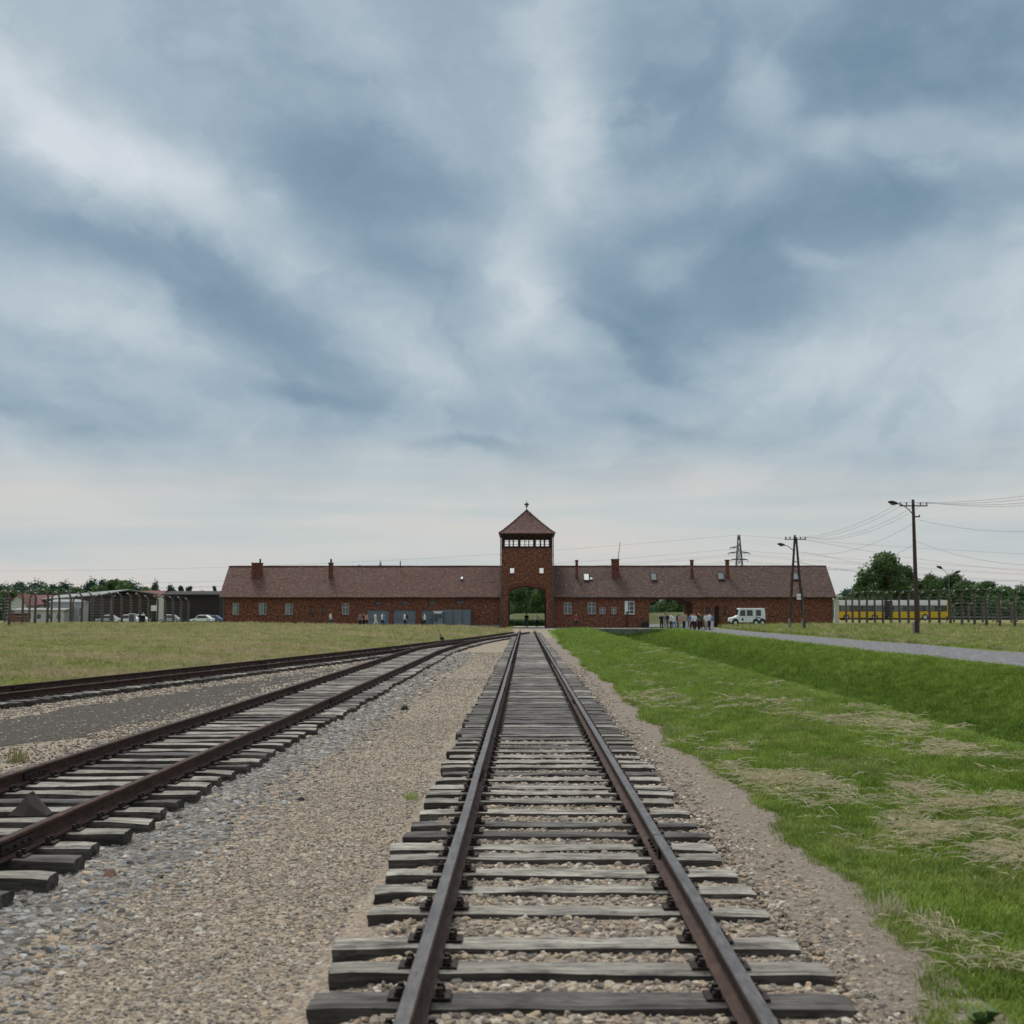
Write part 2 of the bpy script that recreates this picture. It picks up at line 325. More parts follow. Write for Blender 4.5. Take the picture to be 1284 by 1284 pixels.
fac = t.math('ADD', t.math('MULTIPLY', acc, .48), .475, clamp=True)
ccol = t.ramp(fac, [(0, s2l((112,139,159))), (.25, s2l((132,156,174))), (.5, s2l((160,179,192))), (.75, s2l((187,200,208))), (1, s2l((210,218,225)))])
hz = t.n('ShaderNodeMapRange', {0: t.math('ADD', el, t.math('MULTIPLY', t.math('SUBTRACT', t.noise(t.mapv(v0, (2, 10, 1)), 2.5, 5), .5), .07)), 1: .165, 2: .075, 3: 0, 4: 1}, interpolation_type='SMOOTHSTEP').outputs[0]
hcol = t.ramp(t.noise(t.mapv(v0, (1.5, 16, 1)), 1.6, 5, .5), [(.35, s2l((190,200,203))), (.5, s2l((206,208,206))), (.66, s2l((216,210,205)))])
ccol = t.mix(t.math('MULTIPLY', hz, .92), ccol, hcol)
c10 = t.n('ShaderNodeVectorMath', {0: ccol, 'Scale': 10.0}, operation='SCALE').outputs[0]
mixc = t.mix(.94, sky.outputs[0], c10)
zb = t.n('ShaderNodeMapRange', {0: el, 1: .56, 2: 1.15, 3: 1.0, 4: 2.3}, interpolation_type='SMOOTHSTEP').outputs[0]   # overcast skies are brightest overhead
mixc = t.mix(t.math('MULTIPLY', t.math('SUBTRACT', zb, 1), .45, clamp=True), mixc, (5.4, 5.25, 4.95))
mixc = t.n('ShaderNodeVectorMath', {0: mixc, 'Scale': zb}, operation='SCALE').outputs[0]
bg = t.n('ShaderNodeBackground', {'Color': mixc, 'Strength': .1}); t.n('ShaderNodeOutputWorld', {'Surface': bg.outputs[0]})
sl = bpy.data.lights.new('sun', 'SUN'); sl.energy = 2.3; sl.angle = R(16); sl.color = (1, .965, .91)
so = bpy.data.objects.new('sun', sl); COL.objects.link(so)
sd = Vector((math.sin(SUN_AZ)*math.cos(SUN_EL), math.cos(SUN_AZ)*math.cos(SUN_EL), math.sin(SUN_EL)))
so.rotation_euler = sd.to_track_quat('Z', 'Y').to_euler(); so.location = (0, 0, 60)
# ------------------------------------------------------------------ terrain
def interp(tab, y):
    if y <= tab[0][0]: return tab[0][1]+(y-tab[0][0])*(tab[1][1]-tab[0][1])/(tab[1][0]-tab[0][0])*1.0
    for (a, xa), (b, xb) in zip(tab, tab[1:]):
        if y <= b: return xa+(xb-xa)*(y-a)/(b-a)
    return tab[-1][1]
def spline(tab):
    # Catmull style dense resample of (Y, X) knots
    out = []
    n = len(tab)
    for i in range(n-1):
        p0 = tab[max(i-1, 0)]; p1 = tab[i]; p2 = tab[i+1]; p3 = tab[min(i+2, n-1)]
        for k in range(8):
            s = k/8; y = p1[0]+(p2[0]-p1[0])*s
            m1 = (p2[1]-p0[1])/(p2[0]-p0[0])*(p2[0]-p1[0]); m2 = (p3[1]-p1[1])/(p3[0]-p1[0])*(p2[0]-p1[0])
            h = (2*s**3-3*s*s+1)*p1[1]+(s**3-2*s*s+s)*m1+(-2*s**3+3*s*s)*p2[1]+(s**3-s*s)*m2
            out.append((y, h))
    out.append(tab[-1]); return out
T1 = [(-12, .25), (131, .25)]
T2 = spline([(-12, -4.62), (20, -4.62), (45, -4.66), (57, -4.66), (70, -4.2), (82, -3.35), (95, -1.95), (104, -1.1), (114, -.15), (124, .25)])
T3 = spline([(-5, -16.9), (15, -13.35), (27, -11.3), (35, -9.95), (47.6, -8.0), (60, -6.2), (70, -4.95), (78, -3.9), (86, -2.95)])
def x3(Y): return interp(T3, Y) if Y < 86 else interp(T2, Y)
def H(X, Y):
    z = 0.0
    yard = smooth(112, 131, Y)                          # ground comes up to rail level before the gate
    if X > 1.7:
        z = .06+.04*smooth(1.7, 2.3, X)+.2*smooth(2.3, 5.2, X)
        dd = (1-smooth(115.5, 118.0, Y))
        if 5.8 < X < 14.5:
            dn = smooth(5.8, 8.8, X)*(1-smooth(10.2, 14.5, X))
            z -= 1.55*dn*dd
        z += .02*mn.noise(Vector((X*.5, Y*.3, 3)))
    elif X > -1.3:
        z = .072*smooth(-1.05, -.6, X)-.012*smooth(.8, 1.2, X)
    e = x3(Y)-1.9
    if X < e: z = .32*smooth(0, 7, e-X)+.05*mn.noise(Vector((X*.1, Y*.1, 8)))
    if -1.3 < X < 1.7 or (e <= X <= 1.7): z = z*(1-yard)+.27*yard
    if X >= 1.7 and X < 5: z = max(z, z*(1-yard)+.27*yard)
    if Y > 112:
        z += .28*smooth(14, 34, abs(X))*smooth(112, 134, Y)*(1-smooth(150, 185, Y)*(X < 0))
        z += .2*smooth(30, 45, X)*smooth(130, 160, Y)
    if Y < 112 and X < -30: z -= .22*smooth(30, 52, -X)*smooth(90, 125, Y)
    return z
def axis(segs):
    out = []
    for a, b, s in segs:
        n = max(1, int(round((b-a)/s))); out += [a+(b-a)*i/n for i in range(n)]
    out.append(segs[-1][1]); return out
def gridmesh(name, xs, ys, zf, mat, kind='structure', sm=True):
    vs = [(x, y, zf(x, y)) for y in ys for x in xs]; nx = len(xs)
    fs = [(j*nx+i, j*nx+i+1, (j+1)*nx+i+1, (j+1)*nx+i) for j in range(len(ys)-1) for i in range(nx-1)]
    m = MB(); m.add(vs, fs); o = m.build(name, mat, smooth=sm, fix=False); o['kind'] = kind; return o
gx = axis([(-2600, -300, 300), (-300, -70, 20), (-70, -20, 2), (-20, 0, .5), (0, 16, .25), (16, 24, 1), (24, 70, 2), (70, 300, 20), (300, 2600, 300)])
gy = axis([(-40, 4, 8), (4, 40, .5), (40, 124, 1), (124, 200, 3), (200, 400, 20), (400, 5000, 400)])
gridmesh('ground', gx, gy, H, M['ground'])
def strip(name, xl, xr, y0, y1, dy, dz, mat, nx=10, zf=None):
    ys = axis([(y0, y1, dy)]); vs = []
    for y in ys:
        a, b = xl(y), xr(y)
        for i in range(nx+1):
            x = a+(b-a)*i/nx; e = -.05 if i in (0, nx) else 0
            vs.append((x, y, (zf or H)(x, y)+dz+e))
    n1 = nx+1; fs = [(j*n1+i, j*n1+i+1, (j+1)*n1+i+1, (j+1)*n1+i) for j in range(len(ys)-1) for i in range(nx)]
    m = MB(); m.add(vs, fs); o = m.build(name, mat, smooth=True, fix=False); o['kind'] = 'structure'; return o
def wig(y, s, k, a): return a*mn.noise(Vector((s, y*k, 1.3)))+a*.5*mn.noise(Vector((s+5, y*k*3, 2.3)))
strip('gravel_bed', lambda y: x3(y)-1.75+wig(y, 3, .5, .2), lambda y: 1.85+wig(y, 9, .5, .15)+.5*smooth(60, 110, y), 3, 131, .5, .02, M['gravel'], 48)
strip('grey_ballast', lambda y: -6.0+wig(y, 21, .4, .3)+.9*smooth(45, 80, y), lambda y: -2.55+wig(y, 31, .35, .45)-.7*smooth(30, 60, y), 3, 74, .5, .028, M['gravel_grey'], 14)
strip('dirt_path', lambda y: 1.52+wig(y, 13, .5, .08), lambda y: 2.28+wig(y, 17, .4, .28), 3, 90, .25, .032, M['dirt'], 8)
strip('cinder_patch', lambda y: min(-6.6, max(x3(y)+2.1, -11.5))*(1)+wig(y, 23, .5, .5)+1.2*(1-smooth(16.5, 20, y))+wig(y, 61, 2.2, .22), lambda y: max(min(-6.6, max(x3(y)+2.1, -11.5))+.2+wig(y, 23, .5, .5), -6.5-1.6*(1-smooth(15.5, 21, y))+wig(y, 27, .6, .5)+wig(y, 63, 2.4, .22)), 15.5, 42, .2, .034, M['cinder'], 10)
strip('road', lambda y: 14.9+wig(y, 41, .12, .35), lambda y: 21.4+wig(y, 43, .1, .3), -10, 240, 1, .03, M['road'], 10)
strip('forecourt', lambda y: -6-14*smooth(126, 129, y), lambda y: 15.5, 127, 160, 1, .012, M['paving'], 40, lambda x, y: H(x, y))
strip('back_meadow', lambda y: -90, lambda y: 14.5, 168, 230, 4, .03, M['ground'], 30)
# ------------------------------------------------------------------ scatter of uncountable stuff
def scatter(name, pts, rot, scl, idx, protos, label, cat):
    me = bpy.data.meshes.new(name); me.vertices.add(len(pts)); me.vertices.foreach_set('co', np.asarray(pts, dtype=np.float32).ravel())
    for nm, typ, arr, key in (('rot', 'FLOAT_VECTOR', rot, 'vector'), ('scl', 'FLOAT', scl, 'value'), ('idx', 'INT', idx, 'value')):
        at = me.attributes.new(nm, typ, 'POINT'); at.data.foreach_set(key, np.asarray(arr, dtype=np.int32 if typ == 'INT' else np.float32).ravel())
    me.update(); o = bpy.data.objects.new(name, me); COL.objects.link(o)
    pc = bpy.data.collections.new(name+' kinds')
    for i, pm in enumerate(protos):
        q = bpy.data.objects.new('%s_kind_%02d' % (name, i), pm); pc.objects.link(q)
    ng = bpy.data.node_groups.new(name, 'GeometryNodeTree'); ng.interface.new_socket('Geometry', in_out='INPUT', socket_type='NodeSocketGeometry'); ng.interface.new_socket('Geometry', in_out='OUTPUT', socket_type='NodeSocketGeometry')
    N = ng.nodes; L = ng.links
    gi = N.new('NodeGroupInput'); go = N.new('NodeGroupOutput'); ip = N.new('GeometryNodeInstanceOnPoints'); ci = N.new('GeometryNodeCollectionInfo')
    ci.inputs[0].default_value = pc; ci.inputs['Separate Children'].default_value = True; ci.inputs['Reset Children'].default_value = True
    def na(nm, typ):
        a = N.new('GeometryNodeInputNamedAttribute'); a.data_type = typ; a.inputs[0].default_value = nm; return a.outputs['Attribute']
    L.new(gi.outputs[0], ip.inputs['Points']); L.new(ci.outputs[0], ip.inputs['Instance']); ip.inputs['Pick Instance'].default_value = True
    L.new(na('idx', 'INT'), ip.inputs['Instance Index']); L.new(na('rot', 'FLOAT_VECTOR'), ip.inputs['Rotation']); L.new(na('scl', 'FLOAT'), ip.inputs['Scale'])
    L.new(ip.outputs[0], go.inputs[0]); md = o.modifiers.new('scatter', 'NODES'); md.node_group = ng
    tag(o, label, cat, kind='stuff'); return o
def stone_mesh(seed, mat, sub=2, flat=.6):
    bm = bmesh.new(); bmesh.ops.create_icosphere(bm, subdivisions=sub, radius=1)
    r = random.Random(seed); s = Vector((r.uniform(.7, 1.1), r.uniform(.55, .95), r.uniform(flat*.7, flat*1.2)))
    planes = [(Vector((r.gauss(0,1), r.gauss(0,1), r.gauss(0,1))).normalized(), r.uniform(.42, .78)) for _ in range(12)]
    for v in bm.verts:
        p = v.co*(1+.25*mn.noise(v.co*1.3+Vector((seed*3.1, 0, 0))))
        for n, d in planes:
            k = p.dot(n)
            if k > d: p -= n*(k-d)*.97
        v.co = Vector((p.x*s.x, p.y*s.y, p.z*s.z))
    me = bpy.data.meshes.new('stone'); bm.to_mesh(me); bm.free(); me.materials.append(mat); return me
def tuft_mesh(seed, mat, n, rad, h, w, lean, lie=False):
    r = random.Random(seed); m = MB()
    for i in range(n):
        a = r.uniform(0, 6.28); q = rad*math.sqrt(r.random()); x, y = q*math.cos(a), q*math.sin(a)
        d = r.uniform(0, 6.28); hh = h*r.uniform(.5, 1.15); L = hh*lean*r.uniform(.3, 1.3); ww = w*r.uniform(.7, 1.3)
        px_, py_ = -math.sin(d)*ww/2, math.cos(d)*ww/2; dx, dy = math.cos(d)*L, math.sin(d)*L
        if lie:
            z0 = r.uniform(.01, h*.5); L = r.uniform(.06, .16); dx, dy = math.cos(d)*L, math.sin(d)*L
            m.add([(x-px_, y-py_, z0), (x+px_, y+py_, z0+.002), (x+dx*.5+px_, y+dy*.5+py_, z0+h*.35*r.random()), (x+dx*.5-px_, y+dy*.5-py_, z0+h*.35*r.random()), (x+dx, y+dy, z0*r.random())], [(0,1,2,3), (3,2,4)])
        else:
            m.add([(x-px_, y-py_, -.01), (x+px_, y+py_, -.01), (x+dx*.4+px_*.8, y+dy*.4+py_*.8, hh*.6), (x+dx*.4-px_*.8, y+dy*.4-py_*.8, hh*.6), (x+dx, y+dy, hh)], [(0,1,2,3), (3,2,4)])
    return m.mesh('tuft', mat, fix=False)
def sample(bands, xl, xr, margin=1.6, keep=None):
    pts = []
    for (y0, y1, dens) in bands:
        W = .46*y1+margin
        a = max(-W, min(xl(y) for y in np.linspace(y0, y1, 7))); b = min(W, max(xr(y) for y in np.linspace(y0, y1, 7)))
        if b <= a: continue
        n = int((b-a)*(y1-y0)*dens); X = rng.uniform(a, b, n); Y = rng.uniform(y0, y1, n)
        for x, y in zip(X, Y):
            if abs(x) < .46*y+margin and xl(y) <= x <= xr(y) and (keep is None or keep(x, y)): pts.append((x, y))
    return pts
def do_scatter(name, pts, smin, smax, protos, label, cat, dz=0., tilt=1., grow=None, pw=1.0):
    n = len(pts); s = smin+(smax-smin)*rng.random(n)**pw
    if grow is not None: s = s*np.array([grow(y) for x, y in pts])
    co = [(x, y, H(x, y)+.02+dz) for x, y in pts]
    rot = np.stack([rng.uniform(-.35, .35, n)*tilt, rng.uniform(-.35, .35, n)*tilt, rng.uniform(0, 6.28, n)], 1)
    return scatter(name, co, rot, s, rng.integers(0, len(protos), n), protos, label, cat)
SLY = [-3.6,-3.0,-2.5,-1.9,-1.4,-.8,-.3,.3,.8,1.4,1.9,2.5,3.0,3.55,4.1,4.62,5.15,5.66,6.15,6.65,7.39,7.96,8.44,8.97,9.43,9.93,10.4,11.04,11.65,12.2,12.66,13.2,13.74,14.28,14.8,15.35,15.9,16.4,16.95,17.5]
def exactY(yl):
    d = ray(658, 769.6+1500*1.81/yl); return -1.81*d.y/d.z
SLY = [q if q < 4 else exactY(q) for q in SLY]; SLY = [SLY[0]]+[b for a, b in zip(SLY, SLY[1:]) if b-a > .3]
ST = [stone_mesh(i, M['stone_tan']) for i in range(9)]; SG = [stone_mesh(i+20, M['stone_grey']) for i in range(9)]
far = lambda y: 1+max(0, y-14)*.03
do_scatter('tan_gravel_stones', sample([(3.6, 9, 1900), (9, 14, 1300), (14, 22, 700), (22, 36, 240), (36, 60, 70)], lambda y: -3.1, lambda y: -.9, keep=lambda x, y: rng.random() < smooth(-3.2, -2.2, x)+.15),
    .008, .026, ST, 'fine tan gravel strewn between the middle track and the main track', 'gravel', grow=far, pw=2.2)
do_scatter('larger_tan_stones', sample([(3.6, 10, 55), (10, 24, 30)], lambda y: -3.2, lambda y: -1.0), .022, .05, ST, 'larger loose stones scattered over the fine tan gravel', 'stones', grow=far, pw=2, dz=-.005)
do_scatter('track_side_stones', sample([(3.6, 10, 700), (10, 20, 330), (20, 40, 90)], lambda y: 1.5, lambda y: 2.0, keep=lambda x, y: rng.random() < 1-smooth(1.62, 2.0, x)), .012, .036, ST, 'tan stones spilled along the right ends of the main track sleepers', 'ballast', grow=far, pw=1.6, dz=.012)
do_scatter('main_track_ballast_stones', sample([(3.6, 9, 900), (9, 14, 640), (14, 18, 320)], lambda y: -.95, lambda y: 1.95, keep=lambda x, y: (x < 1.05 or (x < 1.65 and rng.random() < .6) or rng.random() < .3) and (x > 1.6 or x < -1.0 or min(abs(y-q) for q in SLY) > .115 or rng.random() < .06))+sample([(18, 45, 60)], lambda y: 1.6, lambda y: 1.95),
    .016, .050, ST, 'chunky tan ballast stones lying between the sleepers of the main track', 'ballast', grow=far, pw=1.5)
do_scatter('grey_ballast_stones', sample([(3.6, 9, 620), (9, 13, 520), (13, 20, 330), (20, 34, 150), (34, 60, 60)], lambda y: -6.4, lambda y: -2.3, keep=lambda x, y: rng.random() < 1-.8*smooth(-3.3, -2.3, x)),
    .018, .062, SG+ST[:3], 'coarse grey ballast stones along the middle track', 'ballast', grow=far, pw=1.8)
do_scatter('left_ballast_stones', sample([(14, 30, 130), (30, 60, 60)], lambda y: x3(y)-1.9, lambda y: x3(y)+2.3), .02, .05, ST, 'tan ballast stones along the far left track', 'ballast', grow=far)
do_scatter('path_pebbles', sample([(3.6, 14, 130), (14, 40, 40)], lambda y: 1.65, lambda y: 2.35), .006, .022, ST, 'small pebbles on the trodden dirt path beside the track', 'pebbles', dz=.012, pw=2)
do_scatter('tan_edge_gravel', sample([(14, 24, 110), (24, 44, 40)], lambda y: -12.5, lambda y: -6.2, keep=lambda x, y: rng.random() < .15+smooth(-7.6, -6.6, x)+(1-smooth(1.6, 2.6, x-x3(y)))), .012, .034, ST, 'tan gravel blurring the edges of the dark cinder ground on the left', 'gravel', grow=far, dz=.012)
do_scatter('cinder_pebbles', sample([(15, 24, 26), (24, 44, 10)], lambda y: -11.5, lambda y: -6.3), .01, .04, ST+SG, 'pebbles scattered over the dark cinder ground between the left tracks', 'pebbles', grow=far, dz=.01, pw=2.4)
TR = [tuft_mesh(i, M['bladeR'], 18, .065, .055, .0055, .9) for i in range(6)]
TL = [tuft_mesh(i+10, M['bladeL'], 16, .08, .05, .007, .9) for i in range(5)]
TS = [tuft_mesh(i+20, M['straw'], 11, .16, .045, .003, .7, True) for i in range(6)]
gedge = lambda y: 2.14+wig(y, 17, .4, .28)+.9*smooth(60, 110, y)-.35*(1-smooth(5.5, 6.6, y))
gf = lambda y: 1+max(0, y-9)*.045
do_scatter('right_bank_grass', sample([(4.5, 9, 420), (9, 15, 330), (15, 26, 190), (26, 45, 80), (45, 80, 26), (80, 118, 11)], gedge, lambda y: 14.75), .55, 1.15, TR, 'short bright green grass on the bank and ditch right of the track', 'grass', tilt=.6, grow=gf)
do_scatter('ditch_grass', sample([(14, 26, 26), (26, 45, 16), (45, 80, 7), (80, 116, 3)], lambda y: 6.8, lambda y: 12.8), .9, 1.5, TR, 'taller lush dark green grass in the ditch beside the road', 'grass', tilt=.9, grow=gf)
def drykeep(x, y):
    v = mn.noise(Vector((x*.8+y*.15, y*.42, 4.2)))+.6*mn.noise(Vector((x*2.3, y*1.6, 7.7)))+.75*mn.noise(Vector((x*5, y*3.2, 1.7)))
    v += .22*smooth(3.0, 4.6, x)*(1-smooth(8, 13, y))-.2*smooth(14, 50, y)
    return rng.random() < smooth(0-.38*smooth(3.2, 4.0, x)*(1-smooth(8, 11, y)), 1.0, v)*(1-smooth(5.2, 7.2, x)*.9)*(1-.88*smooth(8.5, 17, y)*(1-.35*smooth(4, 5, x)*(1-smooth(15, 22, y))))
do_scatter('dry_cut_grass', sample([(4.5, 9, 520), (9, 15, 360), (15, 28, 170), (28, 60, 36)], lambda y: gedge(y)+.1, lambda y: 7, keep=drykeep), .7, 1.5, TS, 'dry straw coloured cut grass lying in patches on the green bank', 'dry grass', tilt=.6, dz=.03, grow=gf)
do_scatter('left_lawn_grass', sample([(27, 50, 24), (50, 80, 14), (80, 138, 5)], lambda y: -60, lambda y: x3(y)-1.8), .7, 1.3, TL, 'olive mown grass on the lawn left of the tracks', 'grass', grow=gf)
do_scatter('right_field_grass', sample([(46, 90, 9), (90, 134, 5)], lambda y: 21.5, lambda y: 60), .7, 1.3, TL[:3]+TR[:2], 'mown grass field beyond the asphalt road on the right', 'grass', grow=gf)
# ------------------------------------------------------------------ tracks
def offset_path(tab, off, step=1.0, y0=None, y1=None):
    ys = axis([(y0 if y0 is not None else tab[0][0], y1 if y1 is not None else tab[-1][0], step)]); out = []
    for y in ys:
        x = interp(tab, y); dx = (interp(tab, y+.5)-interp(tab, y-.5)) if tab[0][0]+.5 < y < tab[-1][0]-.5 else 0
        n = Vector((1, -dx, 0)).normalized(); out.append(Vector((x, y, 0))+n*off)
    return out
PROF = [(-.062,0),(.062,0),(.062,.012),(.014,.03),(.009,.035),(.009,.112),(.034,.122),(.036,.145),(.030,.152),(-.030,.152),(-.036,.145),(-.034,.122),(-.009,.112),(-.009,.035),(-.014,.03),(-.062,.012)]
def sweep(path, z, topmat, sidemat, name, parent):
    m = MB(); n = len(PROF); vs = []; fs = []; mi = []
    for i, p in enumerate(path):
        d = (path[min(i+1, len(path)-1)]-path[max(i-1, 0)]).normalized(); a = Vector((d.y, -d.x, 0))
        wob = .006*mn.noise(Vector((p.y*.35, p.x, 0))); zz = z+.006*mn.noise(Vector((p.y*.3, p.x+9, 0)))
        for (u, w) in PROF: vs.append(p+a*(u+wob)+Vector((0, 0, zz+w)))
    for i in range(len(path)-1):
        for k in range(n):
            fs.append((i*n+k, i*n+(k+1) % n, (i+1)*n+(k+1) % n, (i+1)*n+k)); mi.append(0 if k in (8, 9, 7, 10) and k in (8, 9) or k == 9 else 1)
    m.v = [tuple(v) for v in vs]; m.f = fs+[tuple(range(n)), tuple((len(path)-1)*n+k for k in range(n-1, -1, -1))]; m.m = mi+[1, 1]
    return m.build(name, [topmat, sidemat], parent, fix=True)
def sleeper_mesh(seed, top, side, L=2.5, W=.235, T=.16):
    r = random.Random(seed); bm = bmesh.new()
    nx, ny, nz = 22, 5, 3; ix = {}
    def gv(i, j, k):
        if (i, j, k) not in ix:
            x = -L/2+L*i/nx; y = -W/2+W*j/ny; z = -T+T*k/nz
            if k == nz and j in (0, ny): z -= .012
            if j in (0, ny) and k == nz: y *= .95
            if i in (0, nx): x += (.02*mn.noise(Vector((y*14, z*14, seed)))); z -= .006*(k == nz)
            q = Vector((x*2.4, y*9, seed*1.7))
            z += .010*mn.noise(q) * (k == nz) - (.02*max(0, mn.noise(Vector((x*1.6, seed*5.1, y*4)))) if k == nz else 0)
            y += .010*mn.noise(Vector((x*2.1, seed*2.3, j)))+.006*mn.noise(Vector((x*7, seed, z*8)))
            ix[(i, j, k)] = bm.verts.new((x, y, z))
        return ix[(i, j, k)]
    def quad(a, b, c, d, mi):
        f = bm.faces.new((a, b, c, d)); f.material_index = mi
    for i in range(nx):
        for j in range(ny):
            quad(gv(i,j,nz), gv(i+1,j,nz), gv(i+1,j+1,nz), gv(i,j+1,nz), 0)
        for k in range(nz):
            quad(gv(i,0,k), gv(i+1,0,k), gv(i+1,0,k+1), gv(i,0,k+1), 1); quad(gv(i+1,ny,k), gv(i,ny,k), gv(i,ny,k+1), gv(i+1,ny,k+1), 1)
    for j in range(ny):
        for k in range(nz):
            quad(gv(0,j+1,k), gv(0,j,k), gv(0,j,k+1), gv(0,j+1,k+1), 1); quad(gv(nx,j,k), gv(nx,j+1,k), gv(nx,j+1,k+1), gv(nx,j,k+1), 1)
    me = bpy.data.meshes.new('sleeper'); bm.to_mesh(me); bm.free(); me.materials.append(top); me.materials.append(side); return me
SLP = [sleeper_mesh(i, M['wood_top'], M['wood_side']) for i in range(9)]+[sleeper_mesh(i+30, M['wood_top2'], M['wood_side']) for i in range(4)]
SLD = [sleeper_mesh(i+60, M['wood_top2'], M['wood_side']) for i in range(6)]+[sleeper_mesh(i+80, M['wood_top'], M['wood_side']) for i in range(3)]
def plate_mesh():
    m = MB(); m.box(-.15, .15, -.07, .07, 0, .010)
    for sx_ in (-1, 1):
        for sy in (-1, 1):
            m.tube([(sx_*.095, sy*.04, .008), (sx_*.095, sy*.04, .05)], .017, 6); m.tube([(sx_*.075, sy*.04, .022), (sx_*.118, sy*.04, .022)], .016, 5)
    return m.mesh('tie_plate', M['iron'])
PLT = plate_mesh()
def track(tab, y0, y1, label, mats, spacing=.54, slp=SLP, zt=.14, near=100, seed=1, first=None):
    root = empty('railway_track', (interp(tab, y0), y0, 0)); tag(root, label, 'railway track', 'railway tracks')
    inv = Matrix.Translation(-Vector(root.location)); r = random.Random(seed)
    def par(o): o.parent = root; o.matrix_parent_inverse = Matrix.Identity(4); 
    ry = y1
    for s in (-1, 1):
        o = sweep(offset_path(tab, s*.75, 1.0, y0, ry+(9 if tab is T1 else 0)), zt, mats[0], mats[1], 'rail', root)
        for v in o.data.vertices: v.co -= Vector(root.location)
    # rail joints with fish plates
    for s in (-1, 1):
        for jy in range(10, min(int(y1), 70), 15):
            fm0 = MB(); yy = jy-.8 if s > 0 else jy+3.2
            c = offset_path(tab, s*.75, 1, yy, yy+1)[0]; ang_ = -math.atan(interp(tab, yy+.5)-interp(tab, yy-.5))
            for q in (-1, 1): fm0.box(q*.022-.010, q*.022+.010, -.3, .3, .04, .11)
            for b in (-.2, -.07, .07, .2): fm0.tube([(-.055, b, .075), (.055, b, .075)], .013, 6)
            if tab is T1: fm0.box(-.0365, .0365, -.0045, .0045, .1, .1535)
            bm_ = fm0.mesh('fishplate', M['iron']); o = bpy.data.objects.new('fishplate', bm_); COL.objects.link(o); o.parent = root
            o.location = Vector((c.x, yy, zt))-Vector(root.location); o.rotation_euler = (0, 0, ang_)
    ys = []; y = (first if first is not None else y0+.2)
    if tab is T1: ys = list(SLY); y = SLY[-1]+.5
    while y < y1:
        ys.append(y); y += (spacing if (y < 17.5 or (tab is not T1 and y < 22)) else .345 if tab is T1 else .40)+r.uniform(-.03, .03)
    vis = [y for y in ys if y > 4.0]; near_set = set(vis[:near]); rest = MB()
    for y in ys:
        x = interp(tab, y); ang = -math.atan(interp(tab, y+.5)-interp(tab, y-.5)) if tab[0][0]+1 < y < tab[-1][0]-1 else 0
        me = (slp if y < 18 or tab is not T1 or r.random() < .25 else SLD)[r.randrange(len(slp) if y < 18 or tab is not T1 else 6)] if not (tab is T1 and y >= 18) else (SLD+SLP)[r.randrange(8)]; sx_ = r.uniform(.965, 1.03); ox = r.uniform(-.035, .035); rz = ang+r.uniform(-.012, .012)
        z = zt+r.uniform(-.012, .004)
        mat = Matrix.Translation((x+ox, y, z)) @ Matrix.Rotation(rz, 4, 'Z') @ Matrix.Rotation(r.choice([0, math.pi]), 4, 'Z') @ Matrix.Diagonal((sx_, r.uniform(.9, 1.1), 1, 1))
        if y in near_set:
            o = bpy.data.objects.new('sleeper', me); COL.objects.link(o); o.parent = root; o.matrix_local = inv @ mat
            if y < 26 or len([q for q in ys if q < y]) % 2 == 0:
                for s in (-1, 1):
                    q = bpy.data.objects.new('tie_plate', PLT); COL.objects.link(q); q.parent = o
                    q.matrix_local = mat.inverted() @ (Matrix.Translation((x+s*.75, y, zt+.001)) @ Matrix.Rotation(ang, 4, 'Z'))
        else:
            b = len(rest.v); rest.v += [tuple((mat @ v.co)-Vector(root.location)) for v in me.vertices]
            pc_ = (Matrix.Translation((x, y, zt+.001)) @ Matrix.Rotation(ang, 4, 'Z'))
            if len(rest.f) % 2 == 0 or tab is not T1:
                pass
            rest.f += [tuple(i+b for i in p.vertices) for p in me.polygons]; rest.m += [p.material_index+(0 if me.materials[0] == M['wood_top'] else 2) for p in me.polygons]
    if rest.v:
        yrest = [y for y in ys if y not in near_set and y > 4][::2]; pm_ = MB()
        for y in yrest:
            x = interp(tab, y)
            for s_ in (-1, 1): pm_.box(x+s_*.75-.15-root.location.x, x+s_*.75+.15-root.location.x, y-.07-root.location.y, y+.07-root.location.y, zt, zt+.04)
        q = pm_.build('tie_plate', M['iron'], root, fix=False); q['kind'] = 'stuff'; q['label'] = 'farther tie plates of the same track'
        o = rest.build('sleeper', [M['wood_top'], M['wood_side'], M['wood_top2'], M['wood_side']], root, fix=False); o['kind'] = 'stuff'
        o['label'] = 'farther sleepers of the same track'
    return root
track(T1, -4, 131, 'main straight railway track with worn dark rails on pale grey sleepers running into the gate', (M['rail_top'], M['rail_side']), first=-4+.35)
track(T2, -4, 112, 'middle rusty red railway track on dark sleepers left of the main track', (M['rail_red'], M['rail_red']), spacing=.56, slp=SLD+SLP[:4], seed=2)
track(T3, 8, 84, 'far left rusty railway track running slantwise along the lawn', (M['rail_red'], M['rail_red']), spacing=.58, slp=SLD, seed=3, zt=.15)
